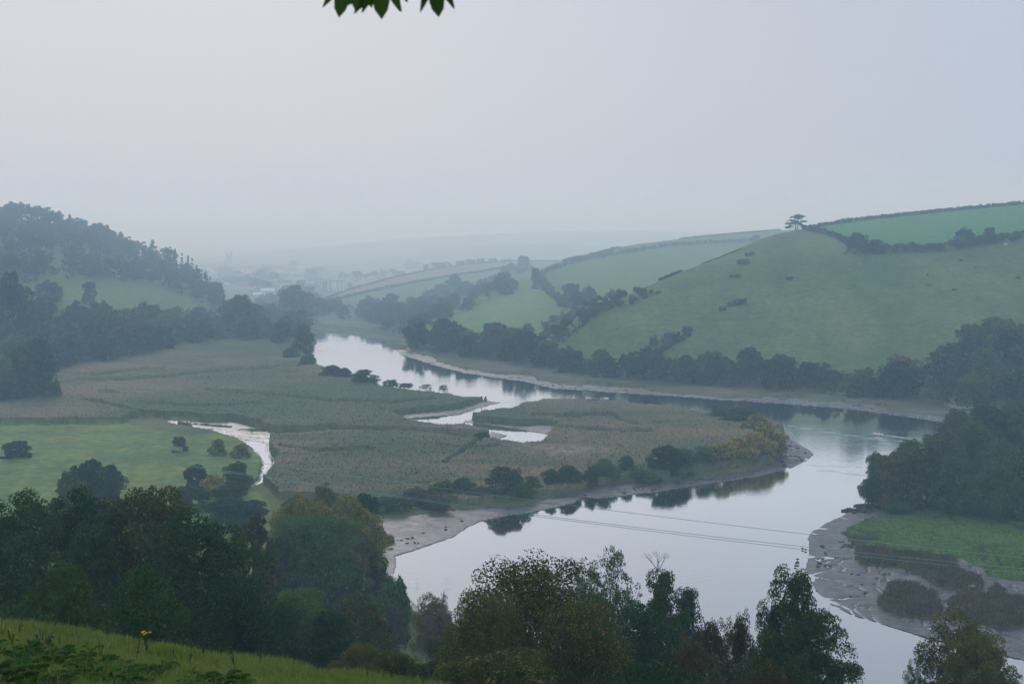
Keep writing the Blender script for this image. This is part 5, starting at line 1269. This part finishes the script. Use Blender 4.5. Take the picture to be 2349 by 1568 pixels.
for lx, ly, bx, by in ((785, -20, 700, -215), (862, -38, 860, -160), (990, -32, 985, -135), (1075, -60, 1060, -125), (905,-62,890,-150), (735,-80,700,-215), (838,-34,830,-190), (950,-52,960,-140), (765,-40,700,-215)):
    a, b_ = pt(lx, ly, Yl), pt(bx, by, Yl); mb.tube([b_ - o0, a.lerp(b_, .5) - o0 + Vector((.01, 0, 0)), a - o0], [.003, .002, .002], 5)
obj("twig", mb.mesh("twig", BARK, True), e)
for i, (lx, ly, an, sz) in enumerate(((790, -44, math.pi - .16, .122), (872, -50, math.pi + .03, .136), (996, -44, math.pi + .12, .122), (1074, -58, math.pi + .5, .085), (838, -34, math.pi - .9, .11), (905, -62, math.pi + .95, .11), (735, -80, math.pi - .6, .09), (950, -52, math.pi + 1.2, .09), (765, -40, math.pi - 1.3, .07))):
    mb = MB(); palmate(mb, pt(lx, ly, Yl + .05 * (i % 3)) - o0, an, sz, nseed=i); obj("leaf", mb.mesh("leaf", LEAFM), e)

# ------------------------------------------------------------------ air
def haze():
    m = bpy.data.materials.new("haze_air"); m.use_nodes = True; nt = m.node_tree; nt.nodes.clear()
    v = nt.nodes.new("ShaderNodeVolumePrincipled"); v.inputs["Color"].default_value = (.52, .77, 1.0, 1); v.inputs["Density"].default_value = HAZE_D
    v.inputs["Anisotropy"].default_value = .3
    v.inputs["Absorption Color"].default_value = (1, 1, 1, 1)
    o = nt.nodes.new("ShaderNodeOutputMaterial"); nt.links.new(v.outputs[0], o.inputs["Volume"])
    mb = MB(); mb.box((0, 0, 0), (24000, 19400, 146)); ob_ = obj("haze", mb.mesh("haze", m), loc=(100, 9660, 70)); tag(ob_, "pale blue haze filling the valley", None, None, "stuff")
HAZE_D = .00038
haze()
def mist():
    m = bpy.data.materials.new("valley_mist"); m.use_nodes = True; nt = m.node_tree; nt.nodes.clear()
    v = nt.nodes.new("ShaderNodeVolumePrincipled"); v.inputs["Color"].default_value = (.70, .86, 1.0, 1); v.inputs["Density"].default_value = .00078
    v.inputs["Anisotropy"].default_value = .3; v.inputs["Absorption Color"].default_value = (1, 1, 1, 1)
    o = nt.nodes.new("ShaderNodeOutputMaterial"); nt.links.new(v.outputs[0], o.inputs["Volume"])
    mb = MB(); mb.box((0, 0, 0), (9000, 6200, 122)); ob_ = obj("mist", mb.mesh("mist", m), loc=(0, 850 + 3100, 60.5)); tag(ob_, "pale mist lying over the town and the hills behind it", None, None, "stuff")
mist()

# ------------------------------------------------------------------ light
SUN_EL, SUN_AZ = R(30), R(-18)      # azimuth from +Y, negative to the left
wd = bpy.data.worlds.new("World"); sc.world = wd; wd.use_nodes = True; nt = wd.node_tree; nt.nodes.clear(); N = nt.nodes.new; L = nt.links.new
sky = N("ShaderNodeTexSky"); sky.sky_type = "NISHITA"; sky.sun_disc = False; sky.sun_elevation = SUN_EL; sky.sun_rotation = SUN_AZ; sky.air_density = 1.2; sky.dust_density = 4
tc = N("ShaderNodeTexCoord"); sx = N("ShaderNodeSeparateXYZ"); L(tc.outputs["Generated"], sx.inputs[0])
# overcast layer: brightest towards the veiled sun, bluer and darker away from it
dt = N("ShaderNodeVectorMath"); dt.operation = "DOT_PRODUCT"; L(tc.outputs["Generated"], dt.inputs[0])
dt.inputs[1].default_value = (math.sin(R(-6)) * math.cos(R(8)), math.cos(R(-6)) * math.cos(R(8)), math.sin(R(8)))
cr = N("ShaderNodeValToRGB"); e = cr.color_ramp.elements
e[0].position = .2; e[0].color = (.58, .68, .84, 1); e[1].position = 1.0; e[1].color = (.51, .55, .63, 1)
k = cr.color_ramp.elements.new(.88); k.color = (.435, .495, .615, 1); k = cr.color_ramp.elements.new(.965); k.color = (.475, .515, .61, 1)
L(dt.outputs["Value"], cr.inputs[0])
no = N("ShaderNodeTexNoise"); no.inputs["Scale"].default_value = 2.2; no.inputs["Detail"].default_value = 3; L(tc.outputs["Generated"], no.inputs["Vector"])
mr = N("ShaderNodeMapRange"); mr.inputs["To Min"].default_value = .93 * 11; mr.inputs["To Max"].default_value = 1.07 * 11; L(no.outputs["Fac"], mr.inputs["Value"])
vm = N("ShaderNodeVectorMath"); vm.operation = "SCALE"; L(cr.outputs[0], vm.inputs[0]); L(mr.outputs[0], vm.inputs["Scale"])
mx = N("ShaderNodeMix"); mx.data_type = "RGBA"; mx.inputs["Factor"].default_value = .94; L(sky.outputs[0], mx.inputs["A"]); L(vm.outputs[0], mx.inputs["B"])
bg = N("ShaderNodeBackground"); bg.inputs["Strength"].default_value = .1; L(mx.outputs["Result"], bg.inputs[0])
o = N("ShaderNodeOutputWorld"); L(bg.outputs[0], o.inputs[0])
sd = bpy.data.lights.new("sun", "SUN"); sd.energy = 1.2; sd.angle = R(25); sd.color = (1, .97, .94)
so = bpy.data.objects.new("sun", sd); col.objects.link(so)
dirv = Vector((math.sin(SUN_AZ) * math.cos(SUN_EL), math.cos(SUN_AZ) * math.cos(SUN_EL), math.sin(SUN_EL)))
so.rotation_euler = dirv.to_track_quat("Z", "Y").to_euler(); so.location = (0, 0, 300)

# ------------------------------------------------------------------ render
vs_ = sc.view_settings; vs_.view_transform = "Standard"; vs_.look = "None"; vs_.exposure = 0; vs_.gamma = 1
cy = sc.cycles; cy.use_denoising = True; cy.max_bounces = 6; cy.diffuse_bounces = 2; cy.glossy_bounces = 2; cy.transmission_bounces = 1; cy.volume_bounces = 3; cy.transparent_max_bounces = 4
cy.use_adaptive_sampling = True; cy.adaptive_threshold = .02
sc.render.use_persistent_data = False
print("TREES", NT, "OBJ", len(sc.objects))
